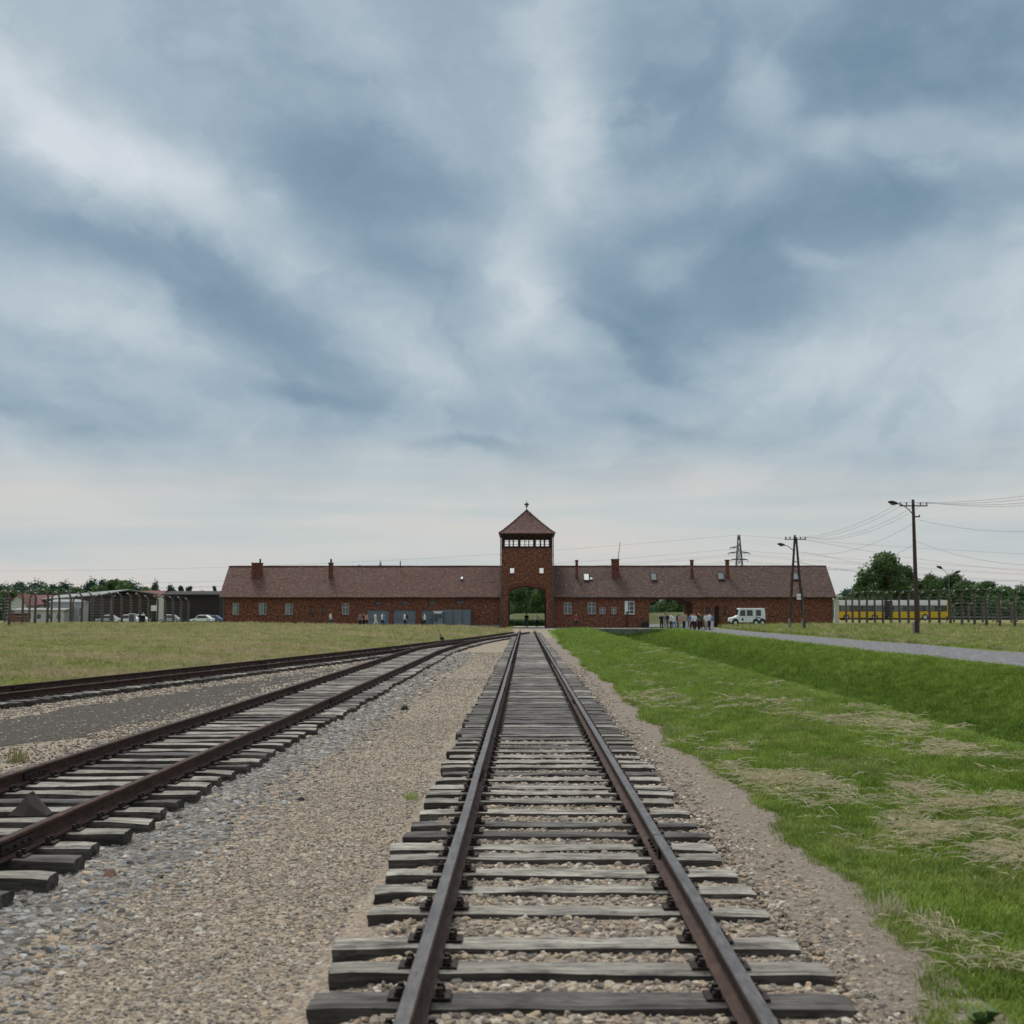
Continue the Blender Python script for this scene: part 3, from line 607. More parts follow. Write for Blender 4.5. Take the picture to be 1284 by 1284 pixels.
# single stones and small things lying about
def lone_stone(x, y, r_, seed, mat, label, flat=.75, z=0):
    me = stone_mesh(seed, mat, 3, flat); o = bpy.data.objects.new('stone', me); COL.objects.link(o)
    o.location = (x, y, H(x, y)+z+r_*.35); o.scale = (r_,)*3; o.rotation_euler = (0, 0, seed); tag(o, label, 'stone'); return o
def gp(px, py, z=0.0):
    d = ray(px, py); t_ = (z-CH)/d.z; return d.x*t_, d.y*t_
M['st_w'] = simple('pale stone', s2l((190,184,172)), .85, .15, 3); M['st_d'] = simple('dark stone', s2l((64,58,54)), .9, .3, 3); M['st_r'] = simple('reddish stone', s2l((128,96,78)), .9, .3, 3)
x, y = gp(1048, 1190, .1); lone_stone(x, y, .040, 3, M['st_w'], 'round pale stone lying on the dirt path beside the main track')
x, y = gp(378, 1003, .03); lone_stone(x, y, .06, 5, M['st_d'], 'small dark stone alone on the tan gravel between the tracks')
x, y = gp(507, 890, .03); lone_stone(x, y, .13, 8, M['st_d'], 'larger dark stone at the far end of the grey ballast')
x, y = gp(140, 1098, .03); lone_stone(x, y, .075, 12, M['st_r'], 'reddish brown stone beside the sleeper ends of the middle track')
x, y = gp(252, 1225, .03); lone_stone(x, y, .045, 14, M['stone_grey'], 'bluish grey stone in the gravel at the bottom left')
x, y = gp(470, 870, .03); lone_stone(x, y, .08, 17, M['st_d'], 'small dark stone just beyond the grey ballast')
wv = [(-.19,-.10,0),(-.02,-.13,0),(.18,-.10,0),(.16,.09,0),(-.13,.10,0),(-.12,-.06,.07),(.01,-.08,.10),(.12,-.04,.08),(.08,.06,.09),(-.09,.05,.10),(-.045,-.01,.185),(.0,.015,.21),(.035,-.005,.16)]
m = MB(); m.add(wv, [(0,1,6,5),(1,2,7,6),(2,3,8,7),(3,4,9,8),(4,0,5,9),(5,6,10),(6,12,10),(6,7,12),(7,8,12),(8,11,12),(8,9,11),(9,10,11),(9,5,10),(10,12,11),(4,3,2,1,0)])
x, y = gp(40, 1022, .13); o = bevel(m.build('stone', M['st_d'], loc=(x, y, .138)), .006, 2); tag(o, 'wedge shaped dark stone standing on the sleepers between the middle track rails', 'stone')
def clump(px, py, s, label, mat, name='grass_tuft', z=.03, n=70, h=.16):
    x, y = gp(px, py, z); me = tuft_mesh(int(px), mat, n, .09, h, .007, .5); o = bpy.data.objects.new(name, me); COL.objects.link(o)
    o.location = (x, y, H(x, y)+.01); o.scale = (s,)*3; tag(o, label, 'grass tuft'); return o
clump(22, 955, 1.5, 'dark tuft of grass in the gravel left of the middle track', M['bladeL'])
clump(516, 1002, .7, 'small green tuft of grass at the sleeper ends of the main track', M['bladeR'])
clump(1118, 1150+20, 1.1, 'dry tan grass clump at the edge of the dirt path', M['straw'], n=60)
clump(1165, 1185, 1.0, 'upright straw coloured tuft in the green grass at bottom right', M['straw'], n=70, h=.14)
m = MB(); r = random.Random(4)
for i in range(16):
    a = r.uniform(0, 6.28); L = r.uniform(.05, .1); w = L*.38; c_, s_ = math.cos(a), math.sin(a); z = r.uniform(.04, .1)
    m.add([(0,0,.01),(c_*L*.5-s_*w, s_*L*.5+c_*w, z),(c_*L, s_*L, z*.9),(c_*L*.5+s_*w, s_*L*.5-c_*w, z)], [(0,1,2,3)])
x, y = gp(1228, 1268, .18); tag(m.build('leafy_weed', M['leaf_md'], loc=(x, y, H(x, y)+.03)), 'broad leaved green weed in the grass at bottom right corner', 'weed')
# ------------------------------------------------------------------ gatehouse
GY = 141.0
gh = empty('gatehouse', (PX(660, GY), GY, .3)); tag(gh, 'long red brick gatehouse with central square tower over the railway arch', 'gatehouse')
def gp_parent(o, parent=None):
    o.parent = gh if parent is None else parent
    if parent is None: o.matrix_parent_inverse = Matrix.Translation(gh.location).inverted()
    return o
def gx_(px): return PX(px, GY)
def gz_(py): return PZ(py, GY)
XL, XT0, XT1, XR = gx_(279.5), gx_(628.8), gx_(692.8), gx_(1044.5)
EZ = gz_(747); RZ = PZ(711, GY+4); DEP = 8.2
def solid(mb): return mb
def boolcut(o, cutters):
    for c in cutters:
        md = o.modifiers.new('c', 'BOOLEAN'); md.operation = 'DIFFERENCE'; md.object = c; md.solver = 'EXACT'
    bake(o)
    for c in cutters: me = c.data; bpy.data.objects.remove(c); bpy.data.meshes.remove(me)
    return o
def wing(x0, x1):
    m = MB(); m.prism([(GY, -.4), (GY+DEP, -.4), (GY+DEP, EZ), (GY+DEP/2, RZ-.12), (GY, EZ)], 'x', x0, x1); return m.build('wall', M['brick'])
def cbox(x0, x1, z0, z1, y0=GY-.5, y1=GY+.28):
    m = MB(); m.box(x0, x1, y0, y1, z0, z1); return m.build('cut', M['brick'])
def archpoly(x0, x1, zb, zs, zt, n=12):
    pts = [(x0, zb)]
    for i in range(n+1):
        u = i/n; pts.append((x0+(x1-x0)*u, zs+(zt-zs)*(1-(2*u-1)**2)))
    pts.append((x1, zb)); return pts[::-1]
def carch(x0, x1, zb, zs, zt, y0=GY-2, y1=GY+DEP+3):
    m = MB(); m.prism(archpoly(x0, x1, zb, zs, zt), 'y', y0, y1); return m.build('cut', M['brick'])
WINS_L = [(291,299.5,756,771,'s'),(324,334,755.5,771,'s'),(357,367,756,771,'s'),(389,393.6,761,769.8,'d'),(404,408,761,769.8,'d'),(428.5,437.5,756,770.5,'w'),
 (469.5,478,754,759,'v'),(503.5,511.5,753.5,759,'v'),(537,547.5,753.5,758.5,'v'),(571.5,582,753,758,'v')]
DOORS_L = [(460,487.5,765,787),(493.5,521,765,787),(528.5,554,765,787)]
WINS_R = [(707,716.8,755,770,'w'),(737,747,755,770,'w'),(752,759.5,761.5,770,'w'),(766.5,773,761,770,'w'),(783.5,796,753.5,770.5,'W'),(885,890,762,768.5,'d'),(907,910.5,761,770,'d')]
DOOR_R = [(896,901.5,760.5,788)]
wl = wing(XL, XT0-.003); wr = wing(XT1+.003, XR)
cuts = [cbox(gx_(a), gx_(b), gz_(d), gz_(c)) for a, b, c, d, k in WINS_L]+[cbox(gx_(a), gx_(b), -.6, gz_(c)) for a, b, c, d in DOORS_L]
boolcut(wl, cuts); gp_parent(wl)
PA = (gx_(814), gx_(868.5), -.6, gz_(757), gz_(750.2))
cuts = [cbox(gx_(a), gx_(b), gz_(d), gz_(c)) for a, b, c, d, k in WINS_R]+[cbox(gx_(a), gx_(b), -.6, gz_(c)) for a, b, c, d in DOOR_R]+[carch(*PA)]
boolcut(wr, cuts); gp_parent(wr)
def window(a, b, c, d, k):
    x0, x1, z0, z1 = gx_(a)+.004, gx_(b)-.004, gz_(d)+.004, gz_(c)-.004; y = GY+.14; m = MB(); fw = .07 if k != 'W' else .13
    if k in 'dv': fw = .05
    m.box(x0, x0+fw, y, y+.08, z0, z1); m.box(x1-fw, x1, y, y+.08, z0, z1); m.box(x0+fw, x1-fw, y, y+.08, z0, z0+fw); m.box(x0+fw, x1-fw, y, y+.08, z1-fw, z1)
    if k in 'wsW':
        xm = (x0+x1)/2; m.box(xm-.03, xm+.03, y+.005, y+.075, z0+fw, z1-fw); zz = z0+(z1-z0)*.62; m.box(x0+fw, x1-fw, y+.01, y+.07, zz-.025, zz+.025)
        if k == 'W': m.box(x0+fw, x1-fw, y+.01, y+.07, z0+(z1-z0)*.3-.03, z0+(z1-z0)*.3+.03)
    w = gp_parent(m.build('window', M['white'] if k == 'W' else (M['dark'] if k in 'dv' else M['cream'])))
    g = MB(); g.box(x0+fw*.5, x1-fw*.5, y+.03, y+.045, z0+fw*.5, z1-fw*.5)
    o = g.build('pane', M['glass'] if k in 'dvW' else M['glass2']); o.parent = w
    if k == 's':
        s = MB(); xm = x0+(x1-x0)*.52
        for q in (0, 1):
            xa = x0+.1+q*(xm-x0)*.62; s.box(xa, xa+(x1-x0)*.24, y-.06, y-.03, z0+.08, z1-.08)
        o = s.build('shutter', M['shutter']); o.parent = w
    if k != 'v':
        s = MB(); s.box(x0-.06, x1+.06, GY-.07, GY+.13, z0-.09, z0-.006); o = s.build('sill', M['brick2']); o.parent = w
    if k == 'W':
        s = MB(); s.box(x0-.02, x0+.36, GY-.09, GY-.04, z0, z1); o = s.build('shutter', M['white']); o.parent = w
for w_ in WINS_L+WINS_R: window(*w_)
for a, b, c, d in DOORS_L:
    x0, x1, z1 = gx_(a)+.005, gx_(b)-.005, gz_(c)-.004; m = MB(); m.box(x0, x1, GY+.10, GY+.16, -.2, z1); n = 6
    for i in range(n+1):
        xx = x0+(x1-x0)*i/n; m.box(max(x0, xx-.04), min(x1, xx+.04), GY+.075, GY+.098, .32, z1-.01)
    m.box(x0, x1, GY+.05, GY+.073, 1.3, 1.38); gp_parent(m.build('garage_door', M['greygate']))
for a, b, c, d in DOOR_R:
    m = MB(); x0, x1, z1 = gx_(a)+.005, gx_(b)-.005, gz_(c)-.004; m.box(x0, x1, GY+.15, GY+.2, -.2, z1); m.box(x0+.08, x1-.08, GY+.13, GY+.148, .5, 1.4); o = gp_parent(m.build('door', M['dark']))
    h_ = MB(); h_.tube([(x0+.1, GY+.1, 1.5), (x0+.22, GY+.1, 1.5)], .02); q = h_.build('handle', M['iron']); q.parent = o
# brick soldier arches over the openings
def arch_band(x0, x1, zs, zt, w, y, name='arch_band'):
    m = MB(); n = 14
    for i in range(n):
        u0, u1 = i/n, (i+1)/n; f = lambda u: (x0+(x1-x0)*u, zs+(zt-zs)*(1-(2*u-1)**2))
        a, b = f(u0), f(u1); m.prism([(a[0], a[1]+.003), (b[0], b[1]+.003), (b[0], b[1]+w), (a[0], a[1]+w)], 'y', y-.04, y-.003)
    return gp_parent(m.build(name, M['brick2']))
arch_band(PA[0], PA[1], PA[3], PA[4], .35, GY)
# roofs
def gable_roof(x0, x1, tm='tiles'):
    m = MB(); ov = .35; t_ = .12; sl_ = (RZ-EZ)/(DEP/2); y0 = GY-ov; z0 = EZ-ov*sl_+.10; ym = GY+DEP/2; y1 = GY+DEP+ov
    nx = max(2, int((x1-x0)/1.0)); ny = 7
    for side in (0, 1):
        vs = []; 
        for j in range(ny+1):
            for i in range(nx+1):
                x = x0+(x1-x0)*i/nx; u = j/ny; y = (y0 if side == 0 else y1)+(ym-(y0 if side == 0 else y1))*u; z = z0+(RZ+.05-z0)*u
                z += .045*mn.noise(Vector((x*.25, j*.5, side)))+ (.05*mn.noise(Vector((x*.09, 4, side))))
                vs.append((x, y, z))
        n1 = nx+1; fs = [(j*n1+i, j*n1+i+1, (j+1)*n1+i+1, (j+1)*n1+i) for j in range(ny) for i in range(nx)]
        m.add(vs, fs)
    o = m.build('roof', M[tm], fix=True); bm = bmesh.new(); bm.from_mesh(o.data); bmesh.ops.remove_doubles(bm, verts=bm.verts, dist=.02); bmesh.ops.recalc_face_normals(bm, faces=bm.faces); bm.to_mesh(o.data); bm.free()
    s = o.modifiers.new('s', 'SOLIDIFY'); s.thickness = .1; s.offset = 0
    gp_parent(o)
    r_ = MB(); r_.tube([(x0, ym, RZ+.07)]+[(x, ym, RZ+.09+.03*mn.noise(Vector((x*.2, 0, 0)))) for x in axis([(x0+.5, x1-.5, 1.5)])]+[(x1, ym, RZ+.07)], .11, 6)
    q = r_.build('ridge_tiles', M['tiles']); q.parent = o
    g = MB(); g.tube([(x0+.1, y0-.04, z0-.02), (x1-.1, y0-.04, z0-.05)], .065, 6); gp_parent(g.build('gutter', M['dark']))
    f = MB(); f.box(x0+.3, x1-.3, GY-.28, GY-.002, EZ-.20, EZ-.10); gp_parent(f.build('eaves_board', M['dark']))
    return o
rl = gable_roof(XL-.4, XT0-.02); rr = gable_roof(XT1+.02, XR+.35, 'tiles2')
RS = (RZ-EZ)/(DEP/2)
def roofpt(px, py):   # point on the front roof slope under that pixel
    d = ray(px, py); t_ = (EZ-CH-GY*RS)/(d.z-d.y*RS); return Vector((d.x*t_, d.y*t_, CH+d.z*t_))
def chimney(a, b, top, depth=.7, pipe=None, parent=None, mat='brick2', bottomY=GY+2.2):
    x0, x1 = PX(a, GY+2.6, top), PX(b, GY+2.6, top); z1 = PZ(top, GY+2.6); yb = GY+2.2
    m = MB(); m.box(x0, x1, yb, yb+depth, EZ+.6, z1-.15); m.box(x0-.06, x1+.06, yb-.06, yb+depth+.06, z1-.149, z1-.02); m.box(x0-.02, x1+.02, yb-.02, yb+depth+.02, z1-.019, z1)
    o = m.build('chimney', M[mat]); gp_parent(o, parent)
    if parent: o.matrix_parent_inverse = Matrix.Translation(gh.location).inverted(); o.matrix_parent_inverse = Matrix.Identity(4)
    if pipe:
        q = MB(); px_ = PX(pipe[0], GY+2.6, top); q.tube([(px_, yb+.3, z1), (px_, yb+.3, PZ(pipe[1], GY+2.6))], .11, 8); w = q.build('flue_pipe', M['iron']); gp_parent(w)
    return o
chimney(316.5, 328.5, 705.5, 1.0, (326.5, 700.8)); chimney(412.8, 417.8, 705.5, .5, (415.3, 700.8))
chimney(766.8, 776, 701, 1.0); chimney(721.4, 724.6, 702.3, .4); chimney(865.2, 869, 702.3, .4); chimney(909.3, 913.6, 702, .45)
p0 = Vector((PX(775, GY+3), GY+3, PZ(704, GY+3))); p1 = Vector((PX(778.4, GY+3), GY+3, PZ(680, GY+3)))
m = MB(); m.tube([p0-Vector((0,0,1.2)), p0, p1], [.05, .045, .03], 5); gp_parent(m.build('antenna', M['iron']))
m = MB(); m.tube([P(502, 712, GY+3.6), P(502, 703.5, GY+3.6)], .06, 6); gp_parent(m.build('vent_pipe', M['iron']))
for a, b, c, d, bright in [(732, 738.5, 721, 730, 1), (816.5, 822.5, 720.5, 730, 0), (900.5, 907, 720, 729, 0), (993.5, 999.5, 720, 729, 0), (577.5, 581, 725, 728.5, 1), (740, 742.6, 726, 728.8, 1)]:
    q0 = roofpt(a, d); q1 = roofpt(b, c); n = Vector((0, -RS, 1)).normalized(); m = MB()
    c4 = [Vector((q0.x, q0.y, q0.z)), Vector((q1.x, q0.y, q0.z)), Vector((q1.x, q1.y, q1.z)), Vector((q0.x, q1.y, q1.z))]
    m.add([p+n*.14 for p in c4]+[p+n*.26 for p in c4], [(0,3,2,1),(4,5,6,7),(0,1,5,4),(1,2,6,5),(2,3,7,6),(3,0,4,7)])
    o = gp_parent(m.build('skylight', M['dark'])); ce = sum(c4, Vector())/4; g = MB()
    g.add([ce+(p-ce)*.82+n*.265 for p in c4], [(0,1,2,3)]); q = g.build('pane', M['white'] if bright else M['glass2']); q.parent = o; q.matrix_parent_inverse = Matrix.Identity(4)
# tower
TY = GY-.55; TD = 6.6; TZ = PZ(669.5, TY)
m = MB(); m.box(XT0, XT1, TY, TY+TD+2.6, -.4, TZ); tw = m.build('tower_wall', M['brick'])
AX0, AX1 = PX(637.4, TY), PX(684.6, TY)
# upper storey is shallower than the gate passage below
up = MB(); up.box(XT0-1, XT1+1, TY+TD, TY+TD+4, EZ+1.2, TZ+1); upc = up.build('cut', M['brick'])
bz0, bz1 = PZ(685.6, TY), PZ(671.8, TY)
cuts = [upc, carch(AX0, AX1, -.6, PZ(740.5, TY), PZ(734.6, TY), TY-2, TY+TD+5)]
rm = MB(); rm.box(XT0+.3, XT1-.3, TY+.3, TY+TD-.3, bz0-.35, bz1+.05); cuts.append(rm.build('cut', M['brick']))
WG = [(631.2, 650.2), (651.8, 669.8), (671.4, 690.4)]
for a, b in WG:
    c = MB(); c.box(PX(a, TY), PX(b, TY), TY-1, TY+TD+1, bz0, bz1); cuts.append(c.build('cut', M['brick']))
for q in range(3):
    ya = TY+.45+q*1.95; c = MB(); c.box(XT0-1, XT1+1, ya, ya+1.75, bz0, bz1); cuts.append(c.build('cut', M['brick']))
for a, b in ((639.0, 645.2), (676.0, 682.2)):
    c = MB(); c.box(PX(a, TY), PX(b, TY), TY-1, TY+.4, PZ(719.2, TY), PZ(711, TY)); cuts.append(c.build('cut', M['brick']))
    c = MB(); c.box(PX(a, TY)-.1, PX(b, TY)+.1, TY+TD-.4, TY+TD+1, PZ(719.2, TY)+.1, PZ(711, TY)+.4); cuts.append(c.build('cut', M['brick']))
rm = MB(); rm.box(XT0+.35, XT1-.35, TY+.35, TY+TD-.35, PZ(722, TY), PZ(709, TY)+.3); cuts.append(rm.build('cut', M['brick']))
boolcut(tw, cuts); gp_parent(tw)
arch_band(AX0, AX1, PZ(740.5, TY), PZ(734.6, TY), .4, TY)
def twin(y, flip):
    for a, b in WG:
        x0, x1 = PX(a, TY)+.004, PX(b, TY)-.004; m = MB(); z0, z1 = bz0+.004, bz1-.004; f = .07
        m.box(x0, x0+f, y, y+.08, z0, z1); m.box(x1-f, x1, y, y+.08, z0, z1); m.box(x0+f, x1-f, y, y+.08, z0, z0+f); m.box(x0+f, x1-f, y, y+.08, z1-f*1.6, z1)
        W = x1-x0
        for u in (.36, .64): m.box(x0+W*u-.05, x0+W*u+.05, y+.004, y+.076, z0+f, z1-f*1.6)
        m.box(x0+f, x1-f, y+.02, y+.06, z0+(z1-z0)*.5-.02, z0+(z1-z0)*.5+.02)
        gp_parent(m.build('tower_window', M['dark']))
twin(TY+.06, 0); twin(TY+TD-.14, 1)
for a, b in ((639.0, 645.2), (676.0, 682.2)):
    x0, x1, z0, z1 = PX(a, TY)+.003, PX(b, TY)-.003, PZ(719.2, TY)+.003, PZ(711, TY)-.003; m = MB(); y = TY+.1
    m.box(x0, x0+.05, y, y+.05, z0, z1); m.box(x1-.05, x1, y, y+.05, z0, z1); m.box(x0+.05, x1-.05, y, y+.05, z0, z0+.05); m.box(x0+.05, x1-.05, y, y+.05, z1-.12, z1)
    w = gp_parent(m.build('small_tower_window', M['dark'])); s = MB(); s.box(x0-.05, x1+.05, TY-.08, TY-.004, z0-.09, z0-.01); q = s.build('sill', M['brick2']); q.parent = w
# side frames of the lookout
m = MB()
for xx in (XT0+.1, XT1-.16):
    for q in range(3):
        for e in (0, .88, 1.70): m.box(xx, xx+.06, TY+.45+q*1.95+e, TY+.45+q*1.95+e+.05, bz0, bz1)
gp_parent(m.build('side_window_frame', M['dark']))
# tower roof with a slight kick at the eaves
apx = (XT0+XT1)/2-.02; apy = TY+TD/2; e = .32; az_ = PZ(640, apy); ez_ = PZ(669.3, TY-e)
m = MB(); x0, x1, y0, y1 = XT0-e, XT1+e, TY-e, TY+TD+e
def ring(u, z): return [(x0+(apx-x0)*u, y0+(apy-y0)*u, z), (x1+(apx-x1)*u, y0+(apy-y0)*u, z), (x1+(apx-x1)*u, y1+(apy-y1)*u, z), (x0+(apx-x0)*u, y1+(apy-y1)*u, z)]
rg = [ring(0, ez_-.02), ring(0, ez_+.10), ring(.15, ez_+.10+(az_-ez_)*.115), ring(.5, ez_+.05+(az_-ez_)*.47), ring(.97, az_-.06)]
vs = sum(rg, []); fs = [(3,2,1,0)]
for i in range(len(rg)-1):
    for k in range(4): fs.append((i*4+k, i*4+(k+1) % 4, (i+1)*4+(k+1) % 4, (i+1)*4+k))
fs.append(tuple(len(vs)-4+k for k in range(4))); m.add(vs, fs); tr = gp_parent(m.build('tower_roof', M['tiles']))
m = MB()
for k in range(4): m.tube([Vector(r_[k])+Vector((0,0,.03)) for r_ in rg[1:]], .07, 5)
q = m.build('hip_tiles', M['tiles']); q.parent = tr
m = MB(); zt = az_
m.tube([(apx,apy,zt-.15),(apx,apy,zt+.06),(apx,apy,zt+.12),(apx,apy,zt+.38),(apx,apy,zt+.44),(apx,apy,zt+.52),(apx,apy,zt+.6),(apx,apy,zt+.68),(apx,apy,zt+.76),(apx,apy,zt+.95)], [.2,.16,.05,.05,.16,.16,.05,.32,.3,.03], 10)
m.tube([(apx,apy,zt+.95),(apx,apy,zt+1.25)], .025, 5); q = m.build('finial', M['iron']); q.parent = tr
m = MB(); m.box(XT0+.002, XT1-.002, TY-.05, TY-.003, bz1+.02, TZ-.003); m.box(XT0+.002, XT1-.002, TY-.06, TY-.003, bz0-.14, bz0-.003); 
xs_ = [XT0+.002, PX(650.2, TY), PX(669.8, TY), PX(690.4, TY)]; xe_ = [PX(631.2, TY), PX(651.8, TY), PX(671.4, TY), XT1-.002]
for a_, b_ in zip(xs_, xe_): m.box(a_+.003, b_-.003, TY-.045, TY-.003, bz0, bz1+.018)
gp_parent(m.build('lookout_beam', M['dark']))
# down pipes and corner trim
for xx, ya, zt_ in ((XT0-.09, TY-.08, TZ-.1), (XT1+.09, TY-.08, TZ-.1)):
    m = MB(); m.tube([(xx, ya, .32), (xx, ya, zt_)], .06, 6)
    for z in (2, 4.2, 6.5, 8.8): m.box(xx-.09, xx+.09, ya-.07, ya+.08, z, z+.05)
    gp_parent(m.build('downpipe', M['steel']))
m = MB(); m.tube([(XL+.12, GY-.1, .3), (XL+.12, GY-.1, EZ-.3), (XL+.12, GY-.36, EZ-.25)], .06, 6); gp_parent(m.build('downpipe', M['steel']))
m = MB(); m.tube([(XR-.1, GY-.1, .3), (XR-.1, GY-.1, EZ-.3), (XR-.1, GY-.36, EZ-.25)], .06, 6); gp_parent(m.build('downpipe', M['steel']))
m = MB(); m.box(gx_(590.5), XT0-.12, GY-.09, GY-.003, .1, .62); gp_parent(m.build('plinth', M['concrete']))
m = MB(); m.box(XT0-.04, AX0-.003, TY-.05, TY-.003, .1, .5); m.box(AX1+.003, XT1+.04, TY-.05, TY-.003, .1, .5); gp_parent(m.build('tower_plinth', M['brick2']))
# gate leaves folded open inside the arch
for s, xx in ((0, AX0+.05), (1, AX1-.11)):
    m = MB(); m.box(xx, xx+.06, TY+.6, TY+2.9, .35, 3.9)
    for i in range(8): m.box(xx-.02 if s else xx+.062, xx-.003 if s else xx+.08, TY+.65+i*.29, TY+.72+i*.29, .36, 3.88)
    gp_parent(m.build('gate_leaf', M['dark']))
# climbing weeds on tower gutter side
m = MB(); r = random.Random(3)
# grey annexe panels and guard booth in front of the left wing
bx0, bx1 = PX(543.8, GY-1.6), PX(555, GY-1.6); by = GY-1.6; bz = PZ(766, by)
k = empty('guard_booth', ((bx0+bx1)/2, by+.7, .3)); tag(k, 'small grey guard booth with dark window and white lintel by the garage doors', 'booth')
kz = PZ(788.3, by)
def kp(mb, name, mat): o = mb.build(name, M[mat], k); o.matrix_parent_inverse = Matrix.Translation(k.location).inverted(); return o
m = MB(); m.box(bx0, bx1, by, by+1.45, kz-.2, bz-.12); o = kp(m, 'body', 'greygate'); bevel(o, .02)
m = MB(); m.box(bx0-.06, bx1+.06, by-.08, by+1.45, bz-.119, bz); kp(m, 'roof', 'cream')
m = MB(); m.box(bx0+.08, bx0+.50, by-.02, by-.003, kz+.85, bz-.3); m.box(bx0+.58, bx1-.08, by-.02, by-.003, kz+1.2, bz-.3); kp(m, 'window', 'glass')
m = MB(); m.box(bx0+.02, bx1-.1, by-.05, by-.021, bz-.29, bz-.13); kp(m, 'lintel', 'white')
x0, x1 = PX(555.6, GY-.9), PX(590.3, GY-.9); z1 = PZ(765.3, GY-.9); kz2 = PZ(787.8, GY-.9)
k = empty('metal_enclosure', ((x0+x1)/2, GY-.5, .3)); tag(k, 'grey blue sheet metal enclosure against the wall left of the tower', 'enclosure')
m = MB(); m.box(x0, x1, GY-.9, GY-.84, kz2-.2, z1); m.box(x1-.06, x1, GY-.839, GY-.02, kz2-.2, z1-.002); m.box(x0, x0+.06, GY-.839, GY-.02, kz2-.2, z1-.002)
for i in range(15): xx = x0+.1+(x1-x0-.2)*i/14; m.box(xx-.02, xx+.02, GY-.93, GY-.903, kz2, z1-.03)
kp(m, 'panel', 'greygate'); m = MB()
for u in (0, .36, .7, 1): xx = x0+(x1-x0)*u; m.box(xx-.05, xx+.05, GY-.97, GY-.932, kz2-.2, z1+.04)
kp(m, 'frame', 'steel'); m = MB(); m.box(x0-.02, x1+.02, GY-.9, GY-.02, z1+.003, z1+.06); kp(m, 'roof', 'greygate')
# sign board on post against right wing
bx = PX(786.5, GY-.35); m = MB(); m.tube([(bx, GY-.3, .2), (bx, GY-.3, PZ(768, GY))], .07, 6); 
k = empty('drain_post', (bx, GY-.3, .2)); 
o = m.build('post', M['dark'], k); o.matrix_parent_inverse = Matrix.Translation(k.location).inverted()
m = MB(); m.box(bx-.12, bx+.12, GY-.36, GY-.24, PZ(769, GY), PZ(767, GY)); o = m.build('cap', M['iron'], k); o.matrix_parent_inverse = Matrix.Translation(k.location).inverted()
tag(k, 'dark standing post under the white framed window of the right wing', 'post')
bx = PX(809, GY-.5); m = MB(); m.box(bx-.35, bx+.35, GY-.7, GY-.1, .2, 1.0); o = bevel(m.build('litter_bin', M['black']), .05); tag(o, 'low dark box standing left of the passage in the right wing', 'bin')
# ------------------------------------------------------------------ culvert
cy = 117.4; cx0, cx1 = 7.4, 11.4
k = empty('culvert', ((cx0+cx1)/2, cy, -.8)); tag(k, 'dark stone culvert head closing the far end of the grassy ditch', 'culvert')
m = MB(); m.box(cx0-1.6, cx1+2.2, cy, cy+.35, -1.2, .40); o = m.build('headwall', M['concrete']); c1 = MB(); c1.box(8.3, 10.5, cy-1, cy+3, -1.1, -.05); boolcut(o, [c1.build('cut', M['concrete'])]); o.parent = k; o.matrix_parent_inverse = Matrix.Translation(k.location).inverted()
m = MB(); m.box(8.0, 8.3, cy+.351, cy+3, -1.1, -.05); m.box(10.5, 10.8, cy+.351, cy+3, -1.1, -.05); m.box(8.0, 10.8, cy+.351, cy+3, -.049, .05); m.box(8.0, 10.8, cy+3.0, cy+3.1, -1.1, .05); o = m.build('tunnel', M['st_d']); o.parent = k; o.matrix_parent_inverse = Matrix.Translation(k.location).inverted()
m = MB(); m.box(cx0-1.7, cx1+2.3, cy-.1, cy+.45, .403, .50); o = m.build('coping', M['concrete']); o.parent = k; o.matrix_parent_inverse = Matrix.Translation(k.location).inverted()
# ------------------------------------------------------------------ switch lever
sy = 80.0; sx0 = PX(554, sy); z0 = H(sx0, sy)
k = empty('switch_lever', (sx0, sy, z0)); tag(k, 'small black railway switch lever with round weight beside the left track', 'switch lever')
m = MB(); m.box(-.35, .35, -.15, .15, .02, .12); m.build('base', M['dark'], k)
m = MB(); m.tube([(.1, 0, .1), (-.12, 0, .62)], .035, 6); m.build('lever', M['black'], k)
m = MB(); m.tube([(.02, -.07, .28), (.02, .07, .28)], .14, 12); m.build('weight', M['black'], k)
